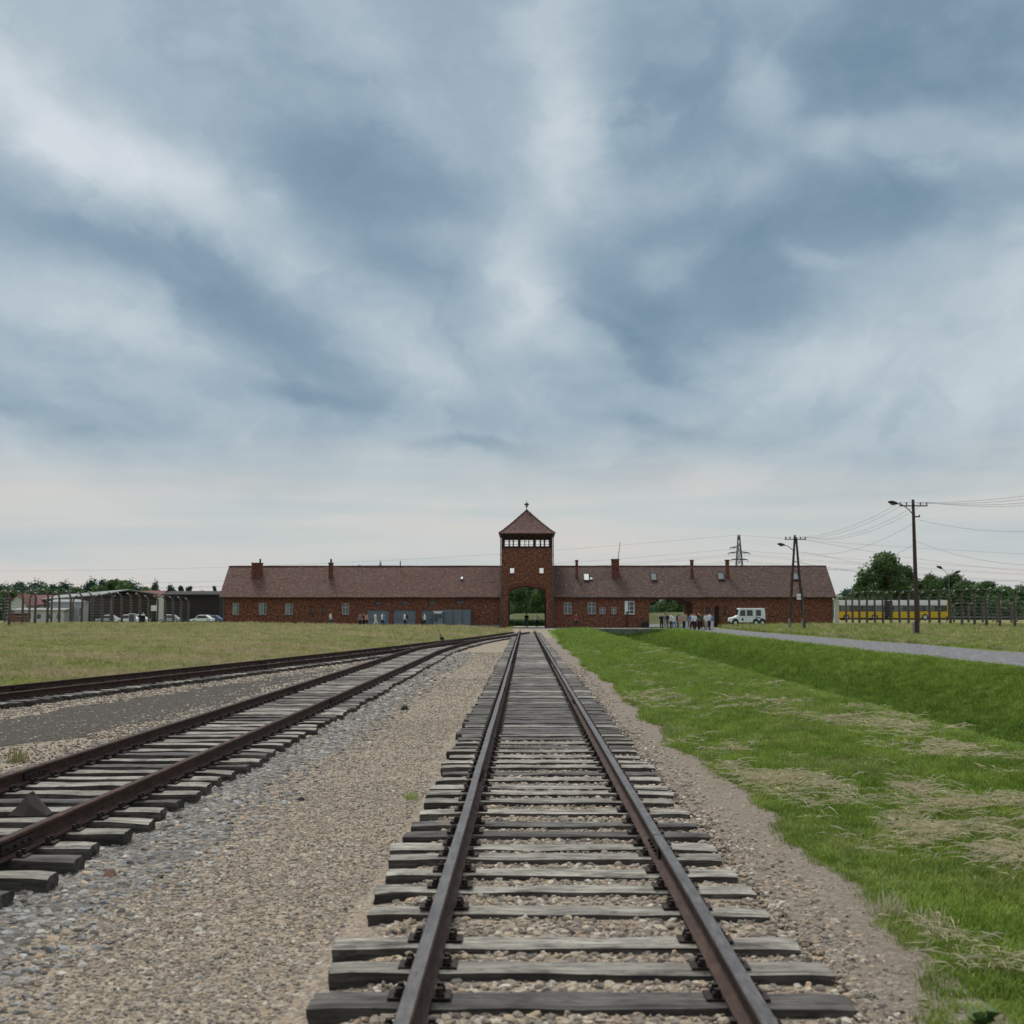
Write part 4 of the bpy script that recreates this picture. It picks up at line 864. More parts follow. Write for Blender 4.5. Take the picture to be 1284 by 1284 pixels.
# ------------------------------------------------------------------ poles, lamps, cables
def lamp_arm(par, base, out, up, mat='iron'):
    b = Vector(base); m = MB(); pts = [b+Vector((-out*u, 0, up*(1-(1-u)**2))) for u in (0, .2, .45, .7, 1)]
    m.tube(pts, .035, 6); a = m.build('lamp_arm', M['steel'], par)
    h = MB(); e_ = pts[-1]; h.tube([e_+Vector((.1, 0, 0)), e_+Vector((-.12, 0, .05)), e_+Vector((-.36, 0, .10)), e_+Vector((-.6, 0, .12))], [.06, .12, .13, .06], 8); q = h.build('lamp_head', M['iron'], a)
    g = MB(); g.tube([e_+Vector((-.14, 0, -.04)), e_+Vector((-.42, 0, 0))], .09, 8); g.build('lens', M['glass2'], a)
def utility_pole(x, y, z, h, label, lean=(0, 0), stub=True, lamp=True):
    k = empty('utility_pole', (x, y, z)); tag(k, label, 'utility pole')
    top = Vector((lean[0], lean[1], h)); m = MB(); m.tube([(0, 0, -.3), tuple(top*.5), tuple(top)], [.17, .14, .10], 10); m.build('pole', M['polewood'], k)
    if stub:
        m = MB(); m.box(-.34, -.19, -.1, .1, -.2, 1.05); bevel(m.build('concrete_stub', M['concrete'], k), .02); m = MB()
        for zz in (.3, .85): m.tube([(-.36, .0, zz), (.18, 0, zz)], .03, 5)
        m.build('clamp', M['iron'], k)
    m = MB(); c = top*.985; m.box(c.x-1.0, c.x+1.0, c.y-.12, c.y-.04, c.z-.35, c.z-.27); m.build('crossarm', M['iron'], k); m = MB()
    for u in (-.95, -.5, .5, .95): m.tube([(c.x+u, c.y-.08, c.z-.27), (c.x+u, c.y-.08, c.z-.16), (c.x+u, c.y-.08, c.z-.05)], [.025, .06, .05], 6)
    m.build('insulator', M['glass2'], k)
    if lamp: lamp_arm(k, top*.9+Vector((-.1, 0, 0)), 1.1, .7)
    m = MB(); m.box(-.1+c.x*.8, .45+c.x*.8, -.03, .03, h*.87, h*.875+.04); m.tube([(.42+c.x*.8, 0, h*.875), (.42+c.x*.8, 0, h*.875+.14)], .04, 6); m.build('bracket', M['iron'], k)
    return k, Vector((x, y, z))+c
y1_ = 86.5; x1_ = PX(1149.5, y1_); h1 = PZ(626.5, y1_, 1145)-H(x1_, y1_)
up1, top1 = utility_pole(x1_, y1_, H(x1_, y1_), h1, 'tall single wooden utility pole with street lamp beside the asphalt road', ((PX(1144.5, y1_)-x1_)+.25, 0))
# A pole
y2_ = 114.0; xa, xb = PX(989, y2_), PX(1009, y2_); xt = PX(996, y2_); za = H(xa, y2_); zt2 = PZ(671, y2_, 996)-za
k2 = empty('utility_pole', (xa, y2_, za)); tag(k2, 'A-shaped double wooden utility pole with lamp near the right end of the gatehouse', 'utility pole')
tp = Vector((xt-xa+.2, 0, zt2))
m = MB(); m.tube([(0, 0, -.3), tuple(tp*.5), tuple(tp)], [.15, .13, .1], 8); m.build('pole', M['polewood'], k2)
m = MB(); m.tube([(xb-xa, 0, -.3), tuple((Vector((xb-xa, 0, 0))+tp)*.5), tuple(tp+Vector((.12, .0, -.2)))], [.15, .13, .1], 8); m.build('pole', M['polewood'], k2)
for xx in (-.05, xb-xa-.3): m = MB(); m.box(xx-.05, xx+.12, -.3, -.16, -.1, 1.2); m.build('concrete_stub', M['concrete'], k2)
m = MB(); m.tube([tuple(tp*.72), tuple(Vector((xb-xa, 0, 0))*.28+tp*.72)], .05, 6); m.build('brace', M['iron'], k2)
m = MB(); m.box(tp.x-1.0, tp.x+1.05, -.16, -.08, tp.z-.45, tp.z-.37); m.build('crossarm', M['iron'], k2)
m = MB()
for u in (-.9, -.5, .5, .95): m.tube([(tp.x+u, -.12, tp.z-.37), (tp.x+u, -.12, tp.z-.25), (tp.x+u, -.12, tp.z-.15)], [.025, .075, .06], 6)
m.build('insulator', M['glass2'], k2)
lamp_arm(k2, tp*.84+Vector((-.1, 0, 0)), .85, .5)
bx_ = PX(1002.5, y2_)-xa; m = MB(); m.box(bx_-.25, bx_+.1, -.3, -.12, PZ(752, y2_)-za, PZ(748.8, y2_)-za); m.box(bx_-.25, bx_+.1, -.3, -.12, PZ(748.0, y2_)-za, PZ(744.8, y2_)-za); m.build('junction_box', M['white'], k2)
top2 = Vector((xa, y2_, za))+tp
m = MB(); xw = PX(1006.5, y2_)-xa; m.tube([(xw, -.28, 0), (xw-.02, -.28, PZ(737, y2_)-za)], .06, 6); m.build('conduit', M['steel'], k2)
def cable(name, spans, r_, label, n=14, group=None):
    k = empty(name, spans[0][0]); tag(k, label, 'cable', group)
    for a, b, sag in spans:
        a = Vector(a); b = Vector(b); m = MB(); pts = []
        for i in range(n+1):
            u = i/n; p = a.lerp(b, u); p.z -= sag*4*u*(1-u); pts.append(p)
        m.tube(pts, r_, 4); o = m.build('wire', M['wire'], k); o.matrix_parent_inverse = Matrix.Translation(k.location).inverted()
    return k
# next pole of the line stands out of the picture on the right
x3_, y3_ = 34.5, 50.0
up3, top3 = utility_pole(x3_, y3_, H(x3_, y3_), h1*.98, 'wooden utility pole standing outside the picture beside the road on the right', (0, 0))
off = [-.95, -.5, .5, .95]
cable('overhead_cable', [(top1+Vector((u, -.08, -.05)), top3+Vector((u, -.08, .0)), 1.0+.15*i) for i, u in enumerate(off)]+[(top1+Vector((.3, 0, -1.3)), top3+Vector((.3, 0, -1.2)), 1.9), (top1+Vector((.2, 0, -2.9)), top3+Vector((.3, 0, -2.5)), 2.5)], .009, 'bundle of overhead cables running from the single pole out of the picture to the right')
cable('overhead_cable', [(top1+Vector((u, -.08, -.05)), top2+Vector((u, -.1, -.2)), .8+.1*i) for i, u in enumerate(off)]+[(top1+Vector((.1, 0, -1.5)), top2+Vector((.1, 0, -1.6)), 1.0), (top1+Vector((.1, 0, -3)), top2+Vector((.2, 0, -2.4)), 1.4)], .009, 'sagging overhead cables between the single pole and the A-shaped pole')
cable('overhead_cable', [(top2+Vector((.3, 0, -2.6)), (78, 178, 7.4), 1.2), (top2+Vector((.6, -.1, -.4)), (150, 260, 13), 3.0), (top2+Vector((.6, -.1, -1.6)), (150, 260, 9), 3.0)], .010, 'overhead cables leading from the A-shaped pole towards the trees on the right')
# double street lamp far right
yl = 176.0; xl = PX(1191, yl); z0 = H(xl, yl); k = empty('street_lamp', (xl, yl, z0)); tag(k, 'distant street lamp with two heads in front of the right hand trees', 'street lamp')
ht = PZ(722, yl)-z0; m = MB(); m.tube([(0, 0, 0), (0, 0, ht)], [.12, .07], 8); m.build('post', M['steel'], k)
for s, dz in ((-1, 1.1), (1, .4)):
    m = MB(); m.tube([(0, 0, ht-.1), (s*.5, 0, ht+dz*.6), (s*1.0, 0, ht+dz)], .04, 5); a_ = m.build('lamp_arm', M['steel'], k); m = MB(); m.tube([(s*.9, 0, ht+dz-.05), (s*1.2, 0, ht+dz+.1), (s*1.7, 0, ht+dz+.25)], [.1, .22, .12], 7); m.build('lamp_head', M['iron'], a_)
# lattice pylon
yp = 455.0; xp = PX(928, yp); H0 = PZ(671, yp)
k = empty('electricity_pylon', (xp, yp, 0)); tag(k, 'lattice steel electricity pylon rising far behind the right wing roof', 'pylon')
def lat(z): return 2.6*(1-z/H0)**1.15+.35
m = MB(); zs = [0, 5, 9.5, 13.5, 17, 20, 22.6, 25, 27, 29, H0]
for a, b in zip(zs, zs[1:]):
    A = [Vector((sx_*lat(a), sy_*lat(a), a)) for sx_, sy_ in ((-1,-1),(1,-1),(1,1),(-1,1))]; B = [Vector((sx_*lat(b), sy_*lat(b), b)) for sx_, sy_ in ((-1,-1),(1,-1),(1,1),(-1,1))]
    for i in range(4):
        j = (i+1) % 4; m.tube([A[i], B[i]], .14, 4); m.tube([A[i], B[j]], .08, 4); m.tube([A[j], B[i]], .08, 4); m.tube([B[i], B[j]], .08, 4)
m.build('lattice_mast', M['steel'], k)
arms = []
for py_, w in ((693.5, 4.0), (687, 3.4), (702, 3.2)):
    z = PZ(py_, yp); m = MB()
    for s in (-1, 1):
        if py_ == 687 and s > 0: continue
        m.tube([(0, 0, z+.7), (s*w, 0, z)], .14, 4); m.tube([(0, 0, z), (s*w, 0, z)], .16, 4); arms.append((xp+s*w, z-.6)); m.tube([(s*w, 0, z), (s*w, 0, z-.8)], .1, 4)
    m.build('crossarm', M['steel'], k)
for (ax, azz) in [(xp, H0)]: arms.append((ax, azz))
k = cable('power_line', [((ax, yp, azz), (ax+620, yp-110, azz+3), 16) for ax, azz in arms]+[((ax, yp, azz), (ax-620, yp+30, azz+4), 15) for ax, azz in arms], .028, 'high voltage lines stretched across the whole horizon from the lattice pylon', 40)
# ------------------------------------------------------------------ fences
def cpost(h, curve, seed=0, double=False):
    m = MB(); r = .13; pts = [(0, 0, -.2), (0, 0, h*.5), (0, 0, h*.80), (curve*.08, 0, h*.88), (curve*.28, 0, h*.95), (curve*.55, 0, h)]
    m.tube(pts, [r*1.15, r, r*.85, r*.78, r*.7, r*.55], 4); return m.mesh('post', M['post'])
def ins_mesh(h, curve):
    m = MB()
    for i in range(9): z = .4+i*(h*.8-.4)/8.; m.tube([(curve*.14, 0, z), (curve*.2, 0, z)], .022, 5)
    m.tube([(curve*.5, -.07, h*1.0), (curve*.5, .07, h*1.0)], .07, 5)
    return m.mesh('insulators', M['white'])
def fence(pos, h, curve, label, gaps=False, zs=None):
    k = empty('barbed_wire_fence', pos[0]); tag(k, label, 'fence', 'concrete post fences'); pm = cpost(h, curve); im = ins_mesh(h, curve); r = random.Random(int(abs(pos[0][0])*7))
    inv = Vector(pos[0]); tops = []
    for p in pos:
        o = bpy.data.objects.new('post', pm); COL.objects.link(o); o.parent = k; o.location = Vector(p)-inv; o.rotation_euler = (r.uniform(-.015, .015), r.uniform(-.02, .02), r.uniform(-.1, .1)); s_ = r.uniform(.95, 1.04); o.scale = (s_*1.1, s_*1.1, s_)
        q = bpy.data.objects.new('insulator', im); COL.objects.link(q); q.parent = o
    for i in range(9):
        z = .4+i*(h*.8-.4)/8.; m = MB(); m.tube([Vector(p)-inv+Vector((curve*.2, 0, z)) for p in pos], .012, 3); m.build('wire', M['wire'], k)
    m = MB(); m.tube([Vector(p)-inv+Vector((curve*.5, 0, h)) for p in pos], .012, 3); m.build('wire', M['wire'], k)
    return k
def fp(px, Y): x = PX(px, Y); return (x, Y, H(x, Y))
# left: positions along a straight line receding
posL = []
for i in range(20):
    Y = 124+i*2.5; X = -72.6+.1425*Y; posL.append((X, Y, H(X, Y)))
fence(posL, 3.9, -1, 'nearer row of curved concrete fence posts receding on the left beside the gatehouse')
posL2 = [(X-6.5, Y+4, z) for X, Y, z in posL[::2][1:8]]
fence(posL2, 3.9, 1, 'farther row of curved concrete fence posts behind the first row on the left')
Yr = [160, 157.2, 154.5, 152, 149.5, 147, 144.6, 142.2, 139.8, 137.4, 135, 132.8, 130.6, 128.6, 126.6, 124.8, 123, 121.2, 119.4]
pxr = [1061, 1069, 1077.5, 1087, 1097, 1107, 1117, 1128, 1139, 1152, 1165.5, 1177.5, 1191.6, 1206, 1222, 1237, 1253.5, 1272, 1291]
fence([fp(a, b) for a, b in zip(pxr, Yr)], 4.0, 1, 'nearer row of curved concrete fence posts on the right in front of the yellow bus')
fence([fp(a, b) for a, b in zip([1196, 1214, 1232, 1250, 1268, 1288], [165, 163, 161, 159, 157, 155])], 2.7, 1, 'short farther row of thin fence posts at the right edge of the picture')
# low rail barrier between them
m = MB(); k = empty('low_barrier', fp(1185, 168)); tag(k, 'low grey horizontal barrier behind the right hand fence posts', 'barrier')
pa = [Vector(fp(a, 168))-Vector(k.location) for a in (1187, 1215, 1245, 1275, 1300)]
for p in pa: m.box(p.x-.07, p.x+.07, p.y-.07, p.y+.07, p.z, p.z+.85)
m.build('post', M['post'], k); m = MB()
for a_, b_ in zip(pa, pa[1:]): m.box(a_.x, b_.x, a_.y-.12, a_.y-.075, a_.z+.62, a_.z+.82)
m.build('rail', M['steel'], k)
# fence stretch joining the gatehouse left end
# ------------------------------------------------------------------ vehicles
def wheel(par, x, y, z, r_=.38, w=.24):
    m = MB(); m.tube([(x, y-w/2, z), (x, y-w/2+.03, z), (x, y+w/2-.03, z), (x, y+w/2, z)], [r_*.9, r_, r_, r_*.9], 16); o = m.build('wheel', M['black'], par)
    m = MB(); m.tube([(x, y-w/2-.012, z), (x, y+w/2+.012, z)], r_*.55, 10); m.build('rim', M['cream'], o)
# white box van; front to the left
yv = 136.6; xv = PX(935.7, yv); zv = H(xv, yv)
k = empty('van', (xv, yv, zv)); tag(k, 'white boxy off-road van with six wheels parked along the gatehouse wall', 'van')
prof = [(-2.12,.42),(-2.15,.62),(-2.08,.86),(-1.42,.98),(-1.20,1.10),(-1.02,1.72),(-.92,1.80),(1.98,1.80),(2.10,1.70),(2.16,.9),(2.16,.42)]
k.scale = (.93, 1, 1.17)
m = MB(); m.prism(prof, 'y', -.88, .88); o = bevel(m.build('body', M['white'], k), .07, 3)
for a, b, c, d in ((-.98,-.28,1.06,1.62), (-.10,.60,1.06,1.62), (1.02,1.62,1.06,1.62)):
    for s in (-1, 1):
        m = MB(); m.prism([(a+(.12 if a < -.5 else 0)*0, c), (b, c), (b, d), (a+(.14 if a < -.5 else 0), d)], 'y', s*.884, s*.895); m.build('window', M['glass'], k)
m = MB(); m.box(.66, .67, -.893, -.884, .5, 1.66); m.box(.96, .97, -.893, -.884, .5, 1.66); m.box(-.2, -.19, -.893, -.884, .5, 1.66); m.build('door_seam', M['dark'], k)
m = MB(); m.add([(-1.215,-.75,1.13),(-1.215,.75,1.13),(-1.05,.70,1.70),(-1.05,-.70,1.70)], [(0,1,2,3)]); m.build('windscreen', M['glass'], k)
for x in (-1.5, 1.0, 1.78): 
    for s in (-1, 1): wheel(k, x, s*.80, .36, .36)
m = MB()
for x in (-1.5, 1.0, 1.78): m.tube([(x, -.887, .38), (x, -.60, .38)], .43, 16)
m.build('wheel_arch', M['black'], k)
m = MB(); m.box(-2.2, -2.12, -.8, .8, .38, .52); m.build('bumper', M['dark'], k)
m = MB(); m.tube([(-2.16, -.6, .72), (-2.10, -.6, .72)], .1, 10); m.build('headlight', M['glass2'], k); m = MB(); m.tube([(-2.16, .6, .72), (-2.10, .6, .72)], .1, 10); m.build('headlight', M['glass2'], k)
m = MB(); m.tube([(-.62, -.884, .72), (-.62, -.90, .72)], .13, 16); m.build('emblem', M['dark'], k)
m = MB(); m.prism([(.9,.80),(1.1,.88),(1.35,.84),(1.75,.74),(1.70,.82),(1.3,.95),(1.05,.98)], 'y', -.897, -.886); M['blue'] = simple('dark blue mark', s2l((60,78,110)), .6, .1); m.build('side_mark', M['blue'], k)
m = MB(); m.box(-.85, 1.9, -.6, -.56, 1.84, 1.87); m.box(-.85, 1.9, .56, .6, 1.84, 1.87); m.build('roof_rack', M['dark'], k)
# articulated bus
yb = 172.0; xb0, xb1 = PX(1050, yb), PX(1184, yb); zb = H(xb0, yb); zb = PZ(777.8, yb)
k = empty('bus', ((xb0+xb1)/2, yb, zb)); tag(k, 'long yellow and white articulated bus standing behind the right hand fence', 'bus')
Lb = xb1-xb0; hb = PZ(752.7, yb)-zb; hx = -Lb/2; bj0, bj1 = PX(1106, yb)-k.location.x, PX(1116.5, yb)-k.location.x
def busbox(x0, x1, z0, z1, mat, name, y0=-1.2, y1=1.2): m = MB(); m.box(x0, x1, y0, y1, z0, z1); return bevel(m.build(name, M[mat], k), .04, 2)
for x0, x1 in ((hx, bj0), (bj1, Lb/2)):
    busbox(x0, x1, .32, hb*.44, 'yellow', 'lower_body'); busbox(x0, x1, hb*.44+.002, hb*.74, 'dark', 'window_band', -1.17, 1.17); busbox(x0, x1, hb*.74+.002, hb, 'white', 'roof_body')
    n = int((x1-x0)/1.35)
    for i in range(n):
        a_ = x0+.15+i*(x1-x0-.2)/n; m = MB(); m.box(a_, a_+(x1-x0)/n-.2, -1.19, -1.172, hb*.46, hb*.72); m.build('window', M['glass'] if i % 3 else M['glass2'], k)
busbox(bj0, bj1, .5, hb-.1, 'bellow', 'bellows', -1.1, 1.1); m = MB()
for i in range(6): xx = bj0+.08+i*(bj1-bj0-.16)/5; m.box(xx-.03, xx+.03, -1.14, -1.102, .5, hb-.12)
m.build('bellows_fold', M['dark'], k)
busbox(Lb/2+.003, Lb/2+.14, .35, hb-.05, 'yellow', 'end_panel', -1.15, 1.15); busbox(hx-.12, hx-.003, .35, hb-.05, 'yellow', 'front_panel', -1.15, 1.15)
for px_ in (1058.5, 1093.6, 1122, 1156.5, 1176): 
    if px_ in (1122,1176): continue
    wheel(k, PX(px_, yb)-k.location.x, -1.06, .46, .48, .3); wheel(k, PX(px_, yb)-k.location.x, 1.06, .46, .48, .3)
busbox(hx+.3, Lb/2-.3, .18, .318, 'dark', 'underframe', -1.1, 1.1)
# pale pillar at the right end of the gatehouse
xq = PX(1049, 150); m = MB(); zq = H(xq, 150); m.box(xq-.25, xq+.25, 149.8, 150.3, zq-.1, zq+3.3); m.box(xq-.7, xq+.7, 149.6, 150.5, zq+3.301, zq+3.55); o = bevel(m.build('entrance_pillar', M['cream']), .02); tag(o, 'pale pillar with a flat top beside the right end of the gatehouse', 'pillar')
# ------------------------------------------------------------------ background buildings left
def house(px0, px1, Y, pe, pr, label, wallm, roofm, depth=9, axis_='x', base=772, name='house', wins=2):
    x0, x1 = PX(px0, Y), PX(px1, Y); ze = PZ(pe, Y); zr = PZ(pr, Y+depth/2); k = empty(name, ((x0+x1)/2, Y, 0)); tag(k, label, 'house' if name == 'house' else 'barn')
    x0 -= k.location.x; x1 -= k.location.x; m = MB()
    if axis_ == 'x':
        m.prism([(0, -.5), (depth, -.5), (depth, ze), (depth/2, zr-.1), (0, ze)], 'x', x0, x1); m.build('wall', M[wallm], k)
        r_ = MB(); s_ = (zr-ze)/(depth/2)
        r_.prism([(-.4, ze-.4*s_), (depth/2, zr), (depth+.4, ze-.4*s_), (depth+.4, ze-.4*s_+.18), (depth/2, zr+.2), (-.4, ze-.4*s_+.18)], 'x', x0-.4, x1+.4); r_.build('roof', M[roofm], k)
    else:
        xm = (x0+x1)/2; m.prism([(x0, -.5), (x1, -.5), (x1, ze), (xm, zr-.1), (x0, ze)], 'y', 0, depth); m.build('wall', M[wallm], k); s_ = (zr-ze)/((x1-x0)/2)
        r_ = MB(); r_.prism([(x0-.4, ze-.4*s_), (xm, zr), (x1+.4, ze-.4*s_), (x1+.4, ze-.4*s_+.18), (xm, zr+.2), (x0-.4, ze-.4*s_+.18)], 'y', -.4, depth+.4); r_.build('roof', M[roofm], k)
    for i in range(wins):
        a_ = x0+(x1-x0)*(i+.5)/wins; w = MB(); w.box(a_-.5, a_+.5, -.05, -.003, ze*.35, ze*.75); q = w.build('window', M['white'], k); g = MB(); g.box(a_-.42, a_+.42, -.07, -.053, ze*.35+.08, ze*.75-.08); g.build('pane', M['glass'], q)
    return k
house(10, 33, 262, 758, 746, 'red roofed house with pale gable behind the left fence', 'cream', 'red', 8, 'y')
house(34, 55, 268, 758, 747, 'red roofed house wing right of the pale gable house on the left', 'cream', 'red', 9, 'x')
house(170, 199, 262, 748, 741.5, 'red tiled roof showing above the dark barn on the left', 'cream', 'red', 9, 'x')
# long grey roofed building seen slantwise + dark barn
def slant(pts, label, wallm, roofm, name='barn', h_r=2.0):
    # pts: near eave end (x,y), far eave end (x,y), eave z near / far , depth vector
    (xa, ya, ea), (xb_, yb_, eb), dv = pts; k = empty(name, (xa, ya, 0)); tag(k, label, 'barn'); o = Vector((xa, ya, 0)); dv = Vector(dv)
    A = Vector((xa, ya, 0))-o; B = Vector((xb_, yb_, 0))-o; C = B+dv; D = A+dv
    m = MB(); m.add([A, B, C, D, A+Vector((0,0,ea)), B+Vector((0,0,eb)), C+Vector((0,0,eb)), D+Vector((0,0,ea))], [(0,3,2,1),(0,1,5,4),(1,2,6,5),(2,3,7,6),(3,0,4,7),(4,5,6,7)]); m.build('wall', M[wallm], k)
    u = (B-A).normalized()*.5; n = dv.normalized()*.5; m = MB(); M1 = A+dv*.5; M2 = B+dv*.5
    P_ = [A-u-n+Vector((0,0,ea)), B+u-n+Vector((0,0,eb)), M2+u+Vector((0,0,eb+h_r)), M1-u+Vector((0,0,ea+h_r)), D-u+n+Vector((0,0,ea)), C+u+n+Vector((0,0,eb))]
    P_ = P_+[p+Vector((0,0,.2)) for p in P_]
    m.add(P_, [(6,7,8,9),(9,8,11,10),(0,3,2,1),(3,4,5,2),(0,1,7,6),(4,10,11,5),(0,6,9,3),(3,9,10,4),(1,2,8,7),(2,5,11,8)]); m.build('roof', M[roofm], k); return k
M['greyroof'] = simple('pale grey roof sheet', s2l((138,138,136)), .7, .1, .5)
slant(((PX(196, 232), 232, PZ(746, 232)), (PX(40, 300), 300, PZ(757, 300)), (-13, 6, 0)), 'long low barn with pale grey roof sloping away behind the left fence', 'dark', 'greyroof', h_r=1.0)
house(62, 126, 244, 755.5, 752.5, 'long pale hall with dark openings behind the left fence', 'silver', 'greyroof', 8, 'x', name='hall', wins=4)
slant(((PX(205, 226), 226, PZ(746.5, 226)), (PX(275, 226), 226, PZ(746.5, 226)), (0, 12, 0)), 'long dark timber barn behind the fence left of the gatehouse', 'dkroof', 'dkroof', h_r=.75)
house(18, 80, 240, 765.5, 763.5, 'low white shed with flat roof behind the left fence', 'cream', 'greyroof', 6, 'x', name='shed', wins=5)
xs, ys = PX(18.5, 150), 150; k = empty('brick_hut', (xs, ys, H(xs, ys))); tag(k, 'small flat roofed reddish brick hut behind the first left fence posts', 'hut'); hz_ = PZ(768, ys)-H(xs, ys)
m = MB(); m.box(-.95, .95, 0, 2.2, -.2, hz_-.12); m.build('wall', M['brick'], k); m = MB(); m.box(-1.1, 1.1, -.15, 2.35, hz_-.119, hz_); m.build('roof', M['greyroof'], k); m = MB(); m.box(.05, .75, -.05, -.003, 0, hz_-.35); m.build('door', M['red'], k)
# parked cars and a coach beyond
def car(px, Y, L, hgt, mat, label, group='cars parked beyond the left fence'):
    x = PX(px, Y); z = H(x, Y); k = empty('parked_car', (x, Y, z)); tag(k, label, 'car', group)
    a = L/2; pr = [(-a,.3),(-a-.02,.65),(-a*.55,.82),(-a*.32,hgt*.97),(-a*.1,hgt),(a*.4,hgt),(a*.78,.88),(a,.8),(a,.3)]; m = MB(); m.prism(pr, 'y', -.85, .85); bevel(m.build('body', M[mat], k), .06, 2)
    m = MB(); m.prism([(-a*.46,.86),(-a*.28,hgt*.92),(a*.36,hgt*.92),(a*.62,.88)], 'y', -.862, -.852); m.build('window', M['glass'], k)
    for q in (-a*.62, a*.62):
        for s in (-1, 1): wheel(k, q, s*.76, .31, .31, .2)
M['carblue'] = simple('dull blue car paint', s2l((96,112,140)), .35, .05)
for i, (px, Y, c_, nm, hg) in enumerate([(161, 205, 'white', 'white car seen left of the sign board behind the left fence', 1.5), (172, 207, 'white', 'white car parked just right of another white car behind the left fence', 1.5), (213, 214, 'silver', 'silver car parked in front of the dark barn', 1.45),
    (254, 214, 'white', 'white car parked nearest the gatehouse corner in front of the dark barn', 1.45), (266, 216, 'carblue', 'blue grey car half hidden by the gatehouse left end', 1.4), (136, 214, 'silver', 'silver car parked below the pale grey barn roof', 1.4)]):
    car(px, Y, 4.1, hg, c_, nm)
xs, ys = PX(193.5, 172), 172; k = empty('notice_board', (xs, ys, H(xs, ys))); tag(k, 'blank white notice board on a post among the left fence posts', 'notice board')
m = MB(); m.box(-.5, .5, -.03, .03, PZ(766, ys)-H(xs, ys), PZ(759, ys)-H(xs, ys)); m.build('panel', M['white'], k); m = MB(); m.tube([(-.4, .06, 0), (-.4, .06, 2.5)], .04, 6); m.tube([(.4, .06, 0), (.4, .06, 2.5)], .04, 6); m.build('post', M['steel'], k)
xs, ys = PX(178.5, 150), 150; k = empty('guard_box', (xs, ys, H(xs, ys))); tag(k, 'squat dark box between fence posts on the left', 'box'); m = MB(); m.box(-.33, .33, -.3, .3, 0, 1.05); bevel(m.build('body', M['black'], k), .05); m = MB(); m.box(-.38, .38, -.35, .35, 1.051, 1.12); m.build('lid', M['dark'], k)
xs, ys = PX(166, 148), 148; k = empty('metal_cabinet', (xs, ys, H(xs, ys))); tag(k, 'pale grey metal cabinet in the grass beside the left fence', 'cabinet'); m = MB(); m.box(-.38, .38, -.25, .25, 0, 1.35); bevel(m.build('body', M['silver'], k), .03); m = MB(); m.box(-.3, .3, -.27, -.253, .15, 1.25); m.build('door', M['steel'], k)
# ------------------------------------------------------------------ trees
def tree_meshes(seed, h, w, leaf, nl, trunk_h, leafsize=.42, narrow=False):
    r = random.Random(seed); m = MB(); t_ = MB()
    t_.tube([(0,0,-.3),(r.uniform(-.1,.1),0,trunk_h*.6),(r.uniform(-.2,.2),r.uniform(-.2,.2),h*.75)], [h*.028, h*.022, h*.006], 7)
    lobes = []
    for i in range(27 if not narrow else 11):
        u = r.random(); z = trunk_h*.75+(h-trunk_h*.75)*(u**.95)*.93; prof_ = math.sin(math.pi*min(1, .18+.82*u)**.8)**.7 if not narrow else (1-u)**.8+.15
        a = r.uniform(0, 6.28); q = w/2*prof_*r.uniform(.25, .85); R_ = w*r.uniform(.09, .22)*(.7+.5*prof_)
        c = Vector((q*math.cos(a), q*math.sin(a), z-R_*.3)); lobes.append((c, R_)); t_.tube([(0, 0, trunk_h*.5+(z-trunk_h*.5)*.45), (c*.5+Vector((0,0,z*.42))), tuple(c)], [h*.011, h*.007, h*.003], 5)
    for i in range(nl):
        c, R_ = r.choice(lobes); d = Vector((r.gauss(0,1), r.gauss(0,1), r.gauss(0,.8))).normalized(); p = c+d*R_*(r.random()**.4)*r.uniform(.8, 1.2)
        s = leafsize*r.uniform(.5, 1.3); n = (d+Vector((r.gauss(0,.7), r.gauss(0,.7), r.gauss(0,.7)))).normalized(); a = n.cross(Vector((0,0,1)) if abs(n.z) < .9 else Vector((1,0,0))).normalized()*s*.5; b = n.cross(a)
        b0 = len(m.v); m.v += [tuple(p-a-b*.6), tuple(p+a*.7-b), tuple(p+a+b*.5), tuple(p+b*1.1-a*.2), tuple(p-a*1.1+b*.3)]; m.f.append((b0, b0+1, b0+2, b0+3, b0+4)); m.m.append(0)
    return t_.mesh('trunk', M['bark'], True), m.mesh('crown', leaf, fix=False)
TV = {}
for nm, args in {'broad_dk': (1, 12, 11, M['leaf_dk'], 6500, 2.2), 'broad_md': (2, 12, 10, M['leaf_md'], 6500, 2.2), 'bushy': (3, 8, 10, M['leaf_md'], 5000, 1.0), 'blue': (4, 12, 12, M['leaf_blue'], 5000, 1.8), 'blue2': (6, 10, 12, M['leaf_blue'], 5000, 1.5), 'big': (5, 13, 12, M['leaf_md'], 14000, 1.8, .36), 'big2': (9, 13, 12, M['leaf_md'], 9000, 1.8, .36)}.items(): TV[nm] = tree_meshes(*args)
TV['conifer'] = tree_meshes(8, 12, 5.5, M['leaf_blue'], 4000, 1.5, .4, True)
VH = {'broad_dk': 12, 'broad_md': 12, 'bushy': 8, 'blue': 12, 'blue2': 10, 'big': 13, 'big2': 13, 'conifer': 12}
ORD = ['first','second','third','fourth','fifth','sixth','seventh','eighth','ninth','tenth','eleventh','twelfth','thirteenth','fourteenth','fifteenth','sixteenth']
